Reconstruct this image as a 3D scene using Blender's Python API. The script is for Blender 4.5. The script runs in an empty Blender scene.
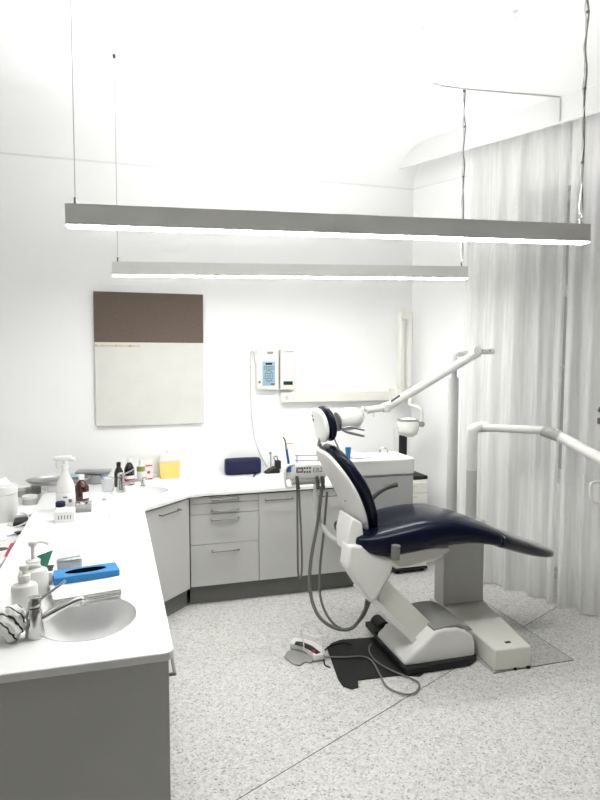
import bpy, bmesh, math, random
from mathutils import Vector, Matrix, noise
random.seed(7)
S = bpy.context.scene
COL = S.collection
R = math.radians
# ------------------------------------------------------------------ camera
F = 610.0; H = 1.75; PT = math.atan(38/610); YW = R(16.5)
cam_d = bpy.data.cameras.new('camera'); cam = bpy.data.objects.new('camera', cam_d); COL.objects.link(cam)
cam_d.sensor_fit = 'VERTICAL'; cam_d.sensor_height = 32.0; cam_d.lens = 32.0*F/800.0
cam_d.clip_start = 0.02
cam.location = (0, 0, H); cam.rotation_euler = (R(90)-PT, 0, -YW)
S.camera = cam

def at(u, v, x=None, y=None, z=None):
    """survey helper: where the sight line through (u,v) meets a real plane of the room"""
    a = (u-300)/F; b = (400-v)/F
    f = math.cos(PT)+b*math.sin(PT); w = -math.sin(PT)+b*math.cos(PT)
    dx = a*math.cos(YW)+f*math.sin(YW); dy = -a*math.sin(YW)+f*math.cos(YW)
    t = x/dx if x is not None else y/dy if y is not None else (z-H)/w
    return Vector((dx*t, dy*t, H+w*t))

# ------------------------------------------------------------------ materials
def lin(c):
    if isinstance(c, (int, float)): c = (c, c, c)
    return tuple(((q/255)/12.92 if q/255 < .04045 else ((q/255+.055)/1.055)**2.4) for q in c)
def mat(name, col, rough=.5, metal=0, trans=0, bump=0, bscale=40, spec=.5, coat=0, vary=0, vscale=6, emit=None, estr=0, alpha=1, ior=1.45):
    m = bpy.data.materials.new(name); m.use_nodes = True; nt = m.node_tree; p = nt.nodes['Principled BSDF']
    c = (*lin(col), 1)
    p.inputs['Base Color'].default_value = c; p.inputs['Roughness'].default_value = rough
    p.inputs['Metallic'].default_value = metal; p.inputs['Transmission Weight'].default_value = trans
    p.inputs['Specular IOR Level'].default_value = spec; p.inputs['Coat Weight'].default_value = coat
    p.inputs['Alpha'].default_value = alpha; p.inputs['IOR'].default_value = ior
    tc = nt.nodes.new('ShaderNodeTexCoord')
    if vary:
        n = nt.nodes.new('ShaderNodeTexNoise'); n.inputs['Scale'].default_value = vscale; n.inputs['Detail'].default_value = 4
        nt.links.new(tc.outputs['Object'], n.inputs['Vector'])
        r = nt.nodes.new('ShaderNodeValToRGB'); r.color_ramp.elements[0].position = .3; r.color_ramp.elements[1].position = .7
        r.color_ramp.elements[0].color = (*[q*(1-vary) for q in c[:3]], 1); r.color_ramp.elements[1].color = (*[min(1, q*(1+vary)) for q in c[:3]], 1)
        nt.links.new(n.outputs['Fac'], r.inputs['Fac']); nt.links.new(r.outputs['Color'], p.inputs['Base Color'])
    if bump:
        n = nt.nodes.new('ShaderNodeTexNoise'); n.inputs['Scale'].default_value = bscale; n.inputs['Detail'].default_value = 3
        nt.links.new(tc.outputs['Object'], n.inputs['Vector'])
        b = nt.nodes.new('ShaderNodeBump'); b.inputs['Strength'].default_value = bump; b.inputs['Distance'].default_value = .01
        nt.links.new(n.outputs['Fac'], b.inputs['Height']); nt.links.new(b.outputs['Normal'], p.inputs['Normal'])
    if emit is not None:
        p.inputs['Emission Color'].default_value = (*lin(emit), 1); p.inputs['Emission Strength'].default_value = estr
    return m

M = {}
M['wall'] = mat('wall_paint', 246, .75, bump=.05, bscale=60)
M['ceil'] = mat('ceiling_paint', 246, .85)
M['trimw'] = mat('trim_paint', 232, .6)
M['pelmet'] = mat('pelmet_paint', 232, .7)
M['cab'] = mat('cabinet_laminate', (197, 197, 194), .45, vary=.015, vscale=3)
M['wallf'] = mat('darkened_front_wall', (160, 156, 148), .8, bump=.05)  # unseen wall behind the camera, darkened to cut bounce on the end panel
M['cabg'] = mat('unit_grey_lacquer', (192, 192, 190), .4, vary=.01)
M['kick'] = mat('plinth_laminate', (112, 112, 109), .5, vary=.02)
M['carc'] = mat('carcass_dark', (60, 60, 58), .7)
M['top'] = mat('worktop_white', 244, .3, vary=.005)
M['ceramic'] = mat('sink_ceramic', 236, .12, coat=.3)
M['chrome'] = mat('chrome', (205, 205, 205), .12, metal=1)
M['steel'] = mat('brushed_steel', (170, 170, 170), .3, metal=1, bump=.02)
M['hmetal'] = mat('satin_handle_metal', (132, 132, 130), .35, metal=.8)
M['plast'] = mat('white_plastic', (232, 232, 228), .35, vary=.004)
M['cream'] = mat('cream_plastic', (230, 229, 221), .4, vary=.004)
M['greyw'] = mat('light_grey_metal', (200, 200, 197), .4)
M['grey'] = mat('mid_grey_metal', (150, 150, 147), .4, vary=.01)
M['post'] = mat('grey_painted_post', (226, 226, 222), .45, vary=.01)
M['dgrey'] = mat('dark_grey', (84, 84, 84), .5, vary=.02)
M['hose'] = mat('hose_grey', (118, 118, 114), .5, bump=.1, bscale=200)
M['black'] = mat('black_rubber', (18, 18, 19), .55, bump=.03)
M['blackp'] = mat('black_plastic', (14, 14, 15), .3)
M['navy'] = mat('navy_vinyl', (15, 19, 38), .22, spec=.26, coat=0, bump=.015, bscale=300)
M['navyd'] = mat('smoked_foot_cover', (30, 34, 42), .12, coat=.5, vary=.02)
M['navyc'] = mat('navy_cloth', (13, 20, 60), .7, bump=.1, bscale=200)
M['pend'] = mat('pendant_aluminium', (232, 232, 229), .5, vary=.005)
M['glow'] = mat('led_diffuser', 255, .5, emit=(255, 255, 252), estr=36)
M['glowup'] = mat('led_uplight_diffuser', 255, .5, emit=(255, 255, 252), estr=48)
M['yellow'] = mat('yellow_plastic', (244, 212, 124), .4, vary=.01)
M['clear'] = mat('clear_plastic', (248, 250, 250), .08, alpha=.28)
M['frost'] = mat('frosted_plastic', (250, 249, 245), .35, alpha=.75)
M['glass'] = mat('glass_pane', (255, 255, 255), .02, trans=1, ior=1.1)
M['brown'] = mat('amber_glass', (56, 22, 8), .1, coat=.4, vary=.02)
M['dark'] = mat('dark_bottle', (26, 14, 16), .15, coat=.3)
M['pink'] = mat('pink_print', (200, 40, 90), .5)
M['olive'] = mat('olive_print', (138, 146, 70), .5)
M['paper'] = mat('white_paper', 242, .8, bump=.05, bscale=30)
M['blue'] = mat('blue_carton', (40, 134, 196), .5, vary=.03)
M['bluep'] = mat('blue_plastic', (36, 96, 180), .35)
M['cupb'] = mat('sky_blue_plastic', (70, 150, 215), .4)
M['lblue'] = mat('pale_blue_panel', (150, 182, 198), .5)
M['green'] = mat('green_card', (76, 158, 132), .7)
M['foil'] = mat('foil_grey', (160, 166, 170), .28, metal=.6, bump=.6, bscale=40)
M['orange'] = mat('orange_shield', (236, 150, 120), .3)
M['print'] = mat('grey_print', (96, 98, 100), .6)
M['lcd'] = mat('dark_green_lcd', (30, 62, 52), .2)
M['hole'] = mat('slot_painted_shade', (8, 8, 8), 1, spec=0)  # matt black painted in for the shade inside the tissue opening
M['win'] = mat('window_frame_paint', 225, .4)
M['mirror'] = M['chrome']

def nodes(m): return m.node_tree.nodes, m.node_tree.links
# speckled vinyl / terrazzo floor
def floor_mat(name, base, dk):
    m = mat(name, base, .38, spec=.4); n, l = nodes(m); p = n['Principled BSDF']
    tc = n.new('ShaderNodeTexCoord')
    v = n.new('ShaderNodeTexVoronoi'); v.inputs['Scale'].default_value = 130; l.new(tc.outputs['Object'], v.inputs['Vector'])
    sep = n.new('ShaderNodeSeparateColor'); l.new(v.outputs['Color'], sep.inputs['Color'])
    r = n.new('ShaderNodeValToRGB'); e = r.color_ramp.elements
    e[0].position = 0; e[0].color = (*lin([q*.78 for q in dk]), 1); e[1].position = 1; e[1].color = (*lin([min(255, q*1.06) for q in base]), 1)
    a = e.new(.07); a.color = (*lin(dk), 1); b = e.new(.22); b.color = (*lin([q*.93 for q in base]), 1); c = e.new(.5); c.color = (*lin(base), 1)
    l.new(sep.outputs['Red'], r.inputs['Fac'])
    n2 = n.new('ShaderNodeTexNoise'); n2.inputs['Scale'].default_value = 28; n2.inputs['Detail'].default_value = 6; l.new(tc.outputs['Object'], n2.inputs['Vector'])
    r2 = n.new('ShaderNodeValToRGB'); r2.color_ramp.elements[0].position = .35; r2.color_ramp.elements[0].color = (.9, .9, .895, 1); r2.color_ramp.elements[1].position = .6; r2.color_ramp.elements[1].color = (1, 1, 1, 1)
    l.new(n2.outputs['Fac'], r2.inputs['Fac'])
    mx = n.new('ShaderNodeMix'); mx.data_type = 'RGBA'; mx.blend_type = 'MULTIPLY'; mx.inputs[0].default_value = 1
    l.new(r.outputs['Color'], mx.inputs[6]); l.new(r2.outputs['Color'], mx.inputs[7]); l.new(mx.outputs[2], p.inputs['Base Color'])
    return m
M['floor'] = floor_mat('speckled_vinyl', (209, 208, 205), (184, 182, 178))
M['patch'] = floor_mat('speckled_vinyl_dark', (190, 189, 186), (166, 164, 160))
# sheer curtain cloth
def curtain_mat():
    m = bpy.data.materials.new('sheer_cloth'); m.use_nodes = True; n, l = nodes(m); n.clear()
    o = n.new('ShaderNodeOutputMaterial'); d = n.new('ShaderNodeBsdfDiffuse'); t = n.new('ShaderNodeBsdfTranslucent'); tr = n.new('ShaderNodeBsdfTransparent')
    d.inputs[0].default_value = (.93, .93, .92, 1); t.inputs[0].default_value = (.93, .93, .92, 1)
    a = n.new('ShaderNodeMixShader'); a.inputs[0].default_value = .4; l.new(d.outputs[0], a.inputs[1]); l.new(t.outputs[0], a.inputs[2])
    tc = n.new('ShaderNodeTexCoord'); mp = n.new('ShaderNodeMapping'); mp.inputs['Scale'].default_value = (9, 9, .5)
    nz = n.new('ShaderNodeTexNoise'); nz.inputs['Scale'].default_value = 3; l.new(tc.outputs['Object'], mp.inputs[0]); l.new(mp.outputs[0], nz.inputs['Vector'])
    mr = n.new('ShaderNodeMapRange'); mr.inputs[1].default_value = .35; mr.inputs[2].default_value = .65; mr.inputs[3].default_value = .72; mr.inputs[4].default_value = .84
    l.new(nz.outputs['Fac'], mr.inputs[0])
    b = n.new('ShaderNodeMixShader'); l.new(mr.outputs[0], b.inputs[0]); l.new(tr.outputs[0], b.inputs[1]); l.new(a.outputs[0], b.inputs[2])
    l.new(b.outputs[0], o.inputs[0]); return m
M['sheer'] = curtain_mat()
# striped tea towel
def stripe_mat():
    m = mat('striped_cloth', 236, .9); n, l = nodes(m); p = n['Principled BSDF']; tc = n.new('ShaderNodeTexCoord')
    w = n.new('ShaderNodeTexWave'); w.inputs['Scale'].default_value = 13; w.inputs['Distortion'].default_value = 4; w.inputs['Detail Scale'].default_value = 1.5
    w.bands_direction = 'DIAGONAL'; l.new(tc.outputs['Object'], w.inputs['Vector'])
    r = n.new('ShaderNodeValToRGB'); r.color_ramp.elements[0].position = .05; r.color_ramp.elements[0].color = (.03, .03, .03, 1)
    r.color_ramp.elements[1].position = .14; r.color_ramp.elements[1].color = (.85, .85, .83, 1); l.new(w.outputs['Fac'], r.inputs['Fac']); l.new(r.outputs[0], p.inputs['Base Color'])
    return m
M['stripe'] = stripe_mat()
def canvas_mat(name, c, ds, warm):
    m = mat(name, c, .85, bump=.25, bscale=90, vary=ds, vscale=warm); return m
M['canvb'] = canvas_mat('canvas_brown', (101, 88, 79), .08, 60)
M['canvw'] = canvas_mat('canvas_offwhite', (212, 212, 206), .03, 7)
M['ochre'] = mat('ochre_paint', (196, 176, 142), .9, vary=.2, vscale=50)

# ------------------------------------------------------------------ mesh helpers
class B:
    def __init__(s): s.bm = bmesh.new()
    def box(s, c, d, rz=0, rot=None):
        m = Matrix.Translation(c) @ (rot if rot is not None else Matrix.Rotation(rz, 4, 'Z')) @ Matrix.Diagonal((*d, 1))
        bmesh.ops.create_cube(s.bm, size=1, matrix=m); return s
    def rbox(s, c, d, r=.01, rz=0, seg=3, rot=None):
        t = bmesh.new(); bmesh.ops.create_cube(t, size=1, matrix=Matrix.Diagonal((*d, 1)))
        bmesh.ops.bevel(t, geom=t.edges[:], offset=r, segments=seg, affect='EDGES', profile=.5)
        t.transform(Matrix.Translation(c) @ (rot if rot is not None else Matrix.Rotation(rz, 4, 'Z'))); return s.add(t)
    def span(s, a, b): a, b = Vector(a), Vector(b); return s.box((a+b)/2, [abs(q) for q in (b-a)])
    def add(s, t):
        me = bpy.data.meshes.new('t'); t.to_mesh(me); t.free(); s.bm.from_mesh(me); bpy.data.meshes.remove(me); return s
    def rings(s, rs, closed=False, cap=True):
        bm = s.bm; L = [[bm.verts.new(p) for p in r] for r in rs]; n = len(L[0])
        K = len(L) if closed else len(L)-1
        for i in range(K):
            a, b = L[i], L[(i+1) % len(L)]
            for j in range(n):
                try: bm.faces.new((a[j], a[(j+1) % n], b[(j+1) % n], b[j]))
                except ValueError: pass
        if cap and not closed: bm.faces.new(L[0][::-1]); bm.faces.new(L[-1])
        return s
    def cyl(s, p, q, r, r2=None, n=20):
        p, q = Vector(p), Vector(q); r2 = r if r2 is None else r2; d = (q-p).normalized()
        a = d.orthogonal().normalized(); b = d.cross(a)
        return s.rings([[c+a*math.cos(k*2*math.pi/n)*rr+b*math.sin(k*2*math.pi/n)*rr for k in range(n)] for c, rr in ((p, r), (q, r2))])
    def tube(s, pts, r, n=10, sm=6, rs=None):
        P = [Vector(p) for p in pts]
        if sm > 1 and len(P) > 2:
            Q = []; E = [P[0]*2-P[1]]+P+[P[-1]*2-P[-2]]
            for i in range(1, len(E)-2):
                for k in range(sm):
                    t = k/sm; a, b, c, d = E[i-1:i+3]
                    Q.append(.5*((2*b)+(c-a)*t+(2*a-5*b+4*c-d)*t*t+(3*b-a-3*c+d)*t**3))
            Q.append(P[-1]); P = Q
        d = (P[1]-P[0]).normalized(); a = d.orthogonal().normalized(); out = []
        for i, p in enumerate(P):
            e = (P[min(i+1, len(P)-1)]-P[max(i-1, 0)]).normalized()
            a = (a-e*a.dot(e)).normalized(); b = e.cross(a)
            rr = r if rs is None else rs[0]+(rs[1]-rs[0])*i/(len(P)-1)
            out.append([p+a*math.cos(k*2*math.pi/n)*rr+b*math.sin(k*2*math.pi/n)*rr for k in range(n)])
        return s.rings(out)
    def lathe(s, c, prof, n=24, sx=1, sy=1, rz=0, rot=None):
        c = Vector(c); m = rot if rot is not None else Matrix.Rotation(rz, 4, 'Z')
        rs = [[c+(m @ Vector((max(r, 1e-4)*sx*math.cos(k*2*math.pi/n), max(r, 1e-4)*sy*math.sin(k*2*math.pi/n), z))) for k in range(n)] for r, z in prof]
        return s.rings(rs)
    def prism(s, poly, a, b, axis='y'):
        f = {'y': lambda p, t: Vector((p[0], t, p[1])), 'z': lambda p, t: Vector((p[0], p[1], t)), 'x': lambda p, t: Vector((t, p[0], p[1]))}[axis]
        return s.rings([[f(p, a) for p in poly], [f(p, b) for p in poly]])
ROOT = {}
def fin(name, b, m, parent=None, bev=0, sub=0, seg=2, ang=38, flat=False, label=None, stuff=False, local=False, solid=0):
    bm = b.bm
    bmesh.ops.remove_doubles(bm, verts=bm.verts, dist=1e-5)
    bmesh.ops.recalc_face_normals(bm, faces=bm.faces)
    root = parent
    while root is not None and root.parent is not None: root = root.parent
    mm = ROOT.get(root.name if root else None)
    if root is None:                                    # a thing that is one mesh: origin at its base
        xs = [v.co for v in bm.verts]; lo = Vector([min(v[i] for v in xs) for i in range(3)]); hi = Vector([max(v[i] for v in xs) for i in range(3)])
        loc = Vector(((lo.x+hi.x)/2, (lo.y+hi.y)/2, lo.z)); bm.transform(Matrix.Translation(-loc))
    elif mm is not None and not local: bm.transform(mm.inverted())
    for e in bm.edges:
        if len(e.link_faces) == 2 and e.calc_face_angle(0) > R(ang): e.smooth = False
    for f in bm.faces: f.smooth = not flat
    me = bpy.data.meshes.new(name); bm.to_mesh(me); bm.free()
    me.materials.append(M[m] if isinstance(m, str) else m)
    o = bpy.data.objects.new(name, me); COL.objects.link(o); o.parent = parent
    if root is None: o.location = loc
    if solid:
        q = o.modifiers.new('s', 'SOLIDIFY'); q.thickness = solid
    if bev:
        q = o.modifiers.new('b', 'BEVEL'); q.width = bev; q.segments = seg; q.limit_method = 'ANGLE'; q.angle_limit = R(40)
    if sub:
        q = o.modifiers.new('u', 'SUBSURF'); q.levels = sub; q.render_levels = sub
    if label: o['label'] = label
    if stuff: o['kind'] = 'stuff'
    return o
def thing(name, label, cat, loc=(0, 0, 0), rz=0, group=None):
    o = bpy.data.objects.new(name, None); COL.objects.link(o); o.location = loc; o.rotation_euler = (0, 0, rz); o.empty_display_size = .1
    ROOT[o.name] = Matrix.Translation(loc) @ Matrix.Rotation(rz, 4, 'Z')
    o['label'] = label; o['category'] = cat
    if group: o['group'] = group
    return o
def tag(o, label, cat, group=None):
    o['label'] = label; o['category'] = cat
    if group: o['group'] = group
    return o
def struct(name, b, m, parent=None, **k):
    o = fin(name, b, m, parent, **k)
    if parent is None: o['kind'] = 'structure'
    return o
def curve_text(name, txt, size, loc, rot, m, parent, ext=.0006):
    """raised lettering turned into a mesh"""
    cu = bpy.data.curves.new(name, 'FONT'); cu.body = txt; cu.size = size; cu.extrude = ext; cu.align_x = 'CENTER'; cu.align_y = 'CENTER'
    t = bpy.data.objects.new('t', cu); COL.objects.link(t)
    dg = bpy.context.evaluated_depsgraph_get(); me = bpy.data.meshes.new_from_object(t.evaluated_get(dg)); bpy.data.objects.remove(t)
    b = bmesh.new(); b.from_mesh(me); b.transform(Matrix.Translation(loc) @ rot); w = B(); w.bm.free(); w.bm = b
    return fin(name, w, m, parent)

CE = 3.60
YB = 4.97                       # back wall plane
A = R(27); WD = Vector((math.sin(A), -math.cos(A), 0)); WN = Vector((-math.cos(A), -math.sin(A), 0))   # window wall runs along WD, WN points into the room
W0 = Vector((2.515, YB, 0))
def wp(s, n, z): p = W0+WD*s+WN*n; return Vector((p.x, p.y, z))
WROT = Matrix.Rotation(math.atan2(WD.y, WD.x), 4, 'Z')
def wbox(b, s0, s1, n0, n1, z0, z1): return b.box(wp((s0+s1)/2, (n0+n1)/2, (z0+z1)/2), (s1-s0, abs(n1-n0), z1-z0), rot=WROT)

# ------------------------------------------------------------------ room shell
XL = -1.75; YF = -1.6; WL = 7.2
E_ = wp(WL, 0, 0)
poly = [(XL-.1, YF-.1), (E_.x+.1, YF-.1), (E_.x+.1, E_.y), (W0.x+.1, YB+.1), (XL-.1, YB+.1)]
fp = [(XL-.1, YF-.1), (6.0, YF-.1), (6.0, YB+.1), (XL-.1, YB+.1)]
struct('floor', B().prism(fp, -.08, 0, 'z'), 'floor')
struct('ceiling', B().prism(fp, CE, CE+.08, 'z'), 'ceil')
struct('wall_back', B().span((XL-.1, YB, 0), (W0.x+.35, YB+.12, CE)), 'wall')
struct('wall_left', B().span((XL-.12, YF-.1, 0), (XL, YB, CE)), 'wall')
struct('wall_front', B().span((XL-.1, YF-.12, 0), (6.0, YF, CE)), 'wallf')
# window wall with two openings
wins = [(1.03, 1.95), (2.4, 3.3), (3.8, 4.7)]
b = B(); z0, z1 = .85, 3.02; last = 0
for a_, c_ in wins:
    wbox(b, last, a_, 0, -.3, 0, CE); wbox(b, a_, c_, 0, -.3, 0, z0); wbox(b, a_, c_, 0, -.3, z1, CE); last = c_
wbox(b, last, WL, 0, -.3, 0, CE)
struct('wall_right', b, 'wall')
for i, (a_, c_) in enumerate(wins):
    f = B(); n0, n1 = -.14, -.2
    for s0, s1, q0, q1 in ((a_, a_+.07, z0, z1), (c_-.07, c_, z0, z1), (a_+.07, c_-.07, z0, z0+.07), (a_+.07, c_-.07, z1-.07, z1), (a_+.07, c_-.07, 2.25, 2.32), ((a_+c_)/2-.04, (a_+c_)/2+.04, z0+.07, 2.25)):
        wbox(f, s0, s1, n0, n1, q0, q1)
    w = struct('window_%d' % (i+1), f, 'win', bev=.004)
    g = B(); wbox(g, a_+.07, c_-.07, -.168, -.172, z0+.07, z1-.07); fin('window_pane', g, 'glass', w)
    g = B(); wbox(g, a_-.03, c_+.03, .03, -.14, z0-.03, z0); fin('window_sill', g, 'win', w, bev=.004)
# cornice lines on the back and window walls
cr_ = CE-3.272; cv = [(YB-.0005, 3.272)]+[(YB-cr_*(1-math.cos(R(90)*k/14)), 3.272+cr_*math.sin(R(90)*k/14)) for k in range(1, 15)]+[(YB-.0005, CE)]
struct('trim_7', B().prism(cv, XL, W0.x+.3, 'x'), 'wall')
cv = [(XL+.0005, 3.272)]+[(XL+cr_*(1-math.cos(R(90)*k/14)), 3.272+cr_*math.sin(R(90)*k/14)) for k in range(1, 15)]+[(XL+.0005, CE)]
struct('trim_8', B().prism(cv, YF, YB, 'y'), 'wall')
struct('trim_1', B().span((XL, YB-.006, 3.262), (W0.x, YB, 3.272)), 'trimw')
b = B(); wbox(b, .01, WL, .006, 0, 3.262, 3.272); struct('trim_2', b, 'trimw')
# curtain pelmet running in front of the window wall
PN = .142
b = B(); wbox(b, -.28, WL, PN+.02, PN, 3.42, CE)
for v in b.bm.verts: pass
bmesh.ops.bisect_plane(b.bm, geom=b.bm.verts[:]+b.bm.edges[:]+b.bm.faces[:], plane_co=(0, YB-.001, 0), plane_no=(0, 1, 0), clear_outer=True)
bmesh.ops.holes_fill(b.bm, edges=b.bm.edges[:])
struct('trim_3', b, 'pelmet')
b = B(); wbox(b, .05, WL, .0045, 0, 0, .09); wbox(b, .05, WL, .010, 0, .09, .1); struct('baseboard_right', b, 'trimw')
struct('baseboard_back', B().span((1.85, YB-.012, 0), (2.50, YB, .08)), 'trimw')
# heating pipes low on the window wall
for k, z in enumerate((.15, .21)):
    b = B(); b.cyl(wp(.35, .035, z), wp(WL-.3, .035, z), .011)
    for s in (.5, 1.6, 2.7, 3.8): b.cyl(wp(s, .035, z), wp(s, 0, z), .006, n=8)
    tag(fin('heating_pipe', b, 'greyw'), ('lower' if k == 0 else 'upper')+' of the two thin pipes along the wall behind the curtain hems', 'pipe')
# ceiling cable: switches, junction
c1 = [at(422, 28, z=CE-.006), at(435, 85, z=CE-.006)]
tag(fin('ceiling_cable', B().tube([c1[0], c1[1]], .0045, n=6), 'trimw'), 'thin white cable run across the ceiling towards the camera', 'cable')
q0 = at(435, 85, z=CE-.006); q1 = at(462, 89, z=CE-.006)
s565 = 1.36
q2 = wp(s565, PN+.027, CE-.006); q3 = wp(s565, PN+.027, 3.43)
tag(fin('ceiling_cable', B().tube([q0, q1, q2, q3], .0045, n=6, sm=1), 'greyw'), 'grey cable running right over the ceiling and down the pelmet', 'cable')
o = thing('ceiling_junction', 'small white junction box on the ceiling where the pendant cable starts', 'junction box', (q0.x, q0.y, CE-.02))
fin('housing', B().rbox((q0.x, q0.y, CE-.011), (.07, .04, .02), .004), 'trimw', o)
fin('cable_gland', B().cyl((q0.x+.035, q0.y, CE-.012), (q0.x+.05, q0.y, CE-.012), .008), 'greyw', o)
for (u, v), lb in (((197, 57), 'small white hook in the ceiling over the left wall side'), ((515, 17), 'small white hook in the ceiling near the pelmet')):
    p = at(u, v, z=CE-.03); b = B().cyl((p.x, p.y, CE-.006), (p.x, p.y, CE), .014)
    b.tube([(p.x, p.y, CE-.004), (p.x, p.y, CE-.02), (p.x+.012, p.y, CE-.032), (p.x+.004, p.y, CE-.044), (p.x-.008, p.y, CE-.036)], .003, n=6)
    tag(fin('ceiling_hook', b, 'greyw'), lb, 'hook')
# floor seam and patch
a_, c_ = Vector((.436, 2.321, 0)), Vector((3.02, 3.591, 0)); d = (c_-a_).normalized(); ps = a_-d*1.2
b = B(); b.box(((ps+c_)/2)+Vector((0, 0, .0004)), ((c_-ps).length, .004, .0008), math.atan2(d.y, d.x)); struct('trim_4', b, 'dgrey')
struct('trim_5', B().span((1.99, 2.887, 0), (2.53, 3.9, .0025)), 'patch')
b = B()
for (a_, c_) in (((1.99, 2.883), (2.534, 2.887)), ((2.53, 2.887), (2.534, 3.904))): b.span((*a_, 0), (*c_, .0028))
struct('trim_6', b, 'dgrey')

# ------------------------------------------------------------------ curtains
TOP = 3.50
def hem(s):
    # offset of the hem into the room grows towards the camera
    return .17+max(0, min(1, (s-1.2)/1.0))*.14
def curtain(s0, s1, n0, label, seed, dens=5.2, hemz=.012):
    rng = random.Random(seed); L = s1-s0; N = int(L*170); K = 40
    ph = []; x = 0
    ks = [(rng.uniform(.7, 1.3)) for _ in range(400)]
    b = B(); rows = []
    # irregular fold phase
    phase = [0]
    for i in range(N): phase.append(phase[-1]+(L/N)*dens*2*math.pi*(.55+.9*noise.noise(Vector((i*.03, seed*3.1, 0)))**2*2+.45*ks[int(i/17) % 400]))
    for k in range(K+1):
        t = k/K; z = TOP+(hemz-TOP)*t; row = []
        for i in range(N+1):
            s = s0+L*i/N; amp = (.036+.022*noise.noise(Vector((s*2.3, seed, t*1.2))))*(.6+.5*t)
            w = math.sin(phase[i]+.5*noise.noise(Vector((s*1.5, t*1.5, seed))))
            w2 = .35*math.sin(phase[i]*.37+seed+t*.6)+.28*math.sin(phase[i]*2.3+seed*2+t*.8)
            n = n0+(hem(s)-n0)*(t**1.3)+amp*(w+w2)
            n = max(n, .045)
            if t < .12: n = n0+(n-n0)*(.45+t/.12*.55)
            sh = .03*t*math.sin(s*4+seed)
            zz = z + (.02*noise.noise(Vector((s*3, seed, 9))) if k == K else 0)
            row.append(b.bm.verts.new(wp(s+sh, n, max(zz, .006) if k == K else z)))
        rows.append(row)
    for k in range(K):
        for i in range(N): b.bm.faces.new((rows[k][i], rows[k][i+1], rows[k+1][i+1], rows[k+1][i]))
    o = fin('sheer_curtain', b, 'sheer', ang=180)
    return tag(o, label, 'curtain', None)
curtain(.60, 1.40, .075, 'sheer white curtain hanging nearest the back corner, behind the grey poles', 3)
curtain(1.418, 3.6, .085, 'sheer white curtain at the right edge, flaring out at its hem', 8, dens=4.6)
b = B(); wbox(b, .3, WL, .10, .06, TOP, TOP+.025)
b.box(wp(1.5, .08, 3.56), (.02, .02, .08), rot=WROT); b.box(wp(3.5, .08, 3.56), (.02, .02, .08), rot=WROT)
tag(fin('curtain_rail', b, 'win'), 'white rail hidden behind the pelmet that carries the sheer curtains', 'curtain rail')

# ------------------------------------------------------------------ pendants
def pendant(L0, R0, label, h):
    L0 = Vector(L0); R0 = Vector(R0); d = R0-L0; ln = d.length; rz = math.atan2(d.y, d.x); tl = -math.asin(d.z/ln); c = (L0+R0)/2
    rot = Matrix.Rotation(rz, 4, 'Z') @ Matrix.Rotation(tl, 4, 'Y'); base = c-(rot @ Vector((0, 0, h)))
    o = thing('linear_pendant_light', label, 'ceiling light', base, 0)
    o.rotation_euler = (0, tl, rz); m = Matrix.Translation(base) @ rot; ROOT[o.name] = m; mi = m.inverted()
    w = .06
    def lb(x0, x1, y0, y1, z0_, z1_): b = B(); b.span((x0, y0, z0_), (x1, y1, z1_)); return b
    b = B()
    for y in (-w/2+.002, w/2-.002): b.box((0, y, h/2), (ln, .004, h))
    for x in (-ln/2+.002, ln/2-.002): b.box((x, 0, h/2), (.004, w-.008, h))
    b.box((0, 0, h*.55), (ln-.01, w-.008, .012))
    fin('housing', b, 'pend', o, local=True)
    fin('diffuser', lb(-ln/2+.004, ln/2-.004, -w/2+.004, w/2-.004, -.004, .006), 'glow', o, local=True)
    fin('uplight_diffuser', lb(-ln/2+.03, ln/2-.03, -w/2+.006, w/2-.006, h-.028, h-.014), 'glowup', o, local=True)
    for sx in (-1, 1):
        x = sx*(ln/2-.035); g = m @ Vector((x, 0, h+.03)); t = Vector((g.x, g.y, CE))
        fin('wire_grip', B().box((x, 0, h-.002), (.03, w-.012, .006)).cyl((x, 0, h), (x, 0, h+.03), .006, n=10), 'dgrey', o, local=True)
        fin('suspension_wire', B().cyl(g, t, .0016, n=6), 'steel', o)
        fin('ceiling_anchor', B().cyl(t-Vector((0, 0, .02)), t, .009, n=10), 'dgrey', o)
    pts = []
    for k in range(15):
        q = k/14; pts.append(g.lerp(t, q)+Vector((.008+.005*math.sin(k*1.9)*(0 if k in (0, 14) else 1), -.004*math.cos(k*2.3), 0)))
    fin('power_cable', B().tube(pts, .0042, n=8, sm=5), 'hose', o)
    pts2 = [g.lerp(t, k/20)+Vector((.006*math.cos(k*2.1), .006*math.sin(k*2.1), 0)) for k in range(21)]
    fin('power_cable', B().tube(pts2, .0028, n=6, sm=4), 'greyw', o)
    for k in (3, 7, 11): fin('cable_tie', B().cyl(pts[k]-Vector((.004, 0, .004)), pts[k]-Vector((.004, 0, -.004)), .008, n=8), 'dgrey', o)
    return o
pendant((-.187, 2.576, 2.36), (2.11, 2.40, 2.388), 'nearer of the two long grey pendant bars, the larger one in front', .080)
pendant((-.03, 3.965, 2.362), at(466, 267, y=3.77), 'farther of the two long grey pendant bars, hanging behind and below the other', .080)

# ------------------------------------------------------------------ painting
o = thing('canvas_painting', 'tall canvas with a brown band over off-white, hanging on the back wall', 'painting', (.235, YB, 1.254))
x0, x1, zb, zt = -.178, .652, 1.254, 2.287; zm = zt-.385
fin('canvas', B().span((x0, YB-.032, zb), (x1, YB-.004, zt)), 'canvw', o, bev=.003)
fin('brown_field', B().span((x0-.001, YB-.034, zm), (x1+.001, YB-.003, zt+.001)), 'canvb', o, bev=.002)
b = B(); rr = random.Random(2)
for k in range(16): b.box((x0+.012+k*.021, YB-.0335, zm-.028+rr.uniform(-.002, .002)), (.021, .003, rr.uniform(.006, .016)))
fin('ochre_streak', b, 'ochre', o)

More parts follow.
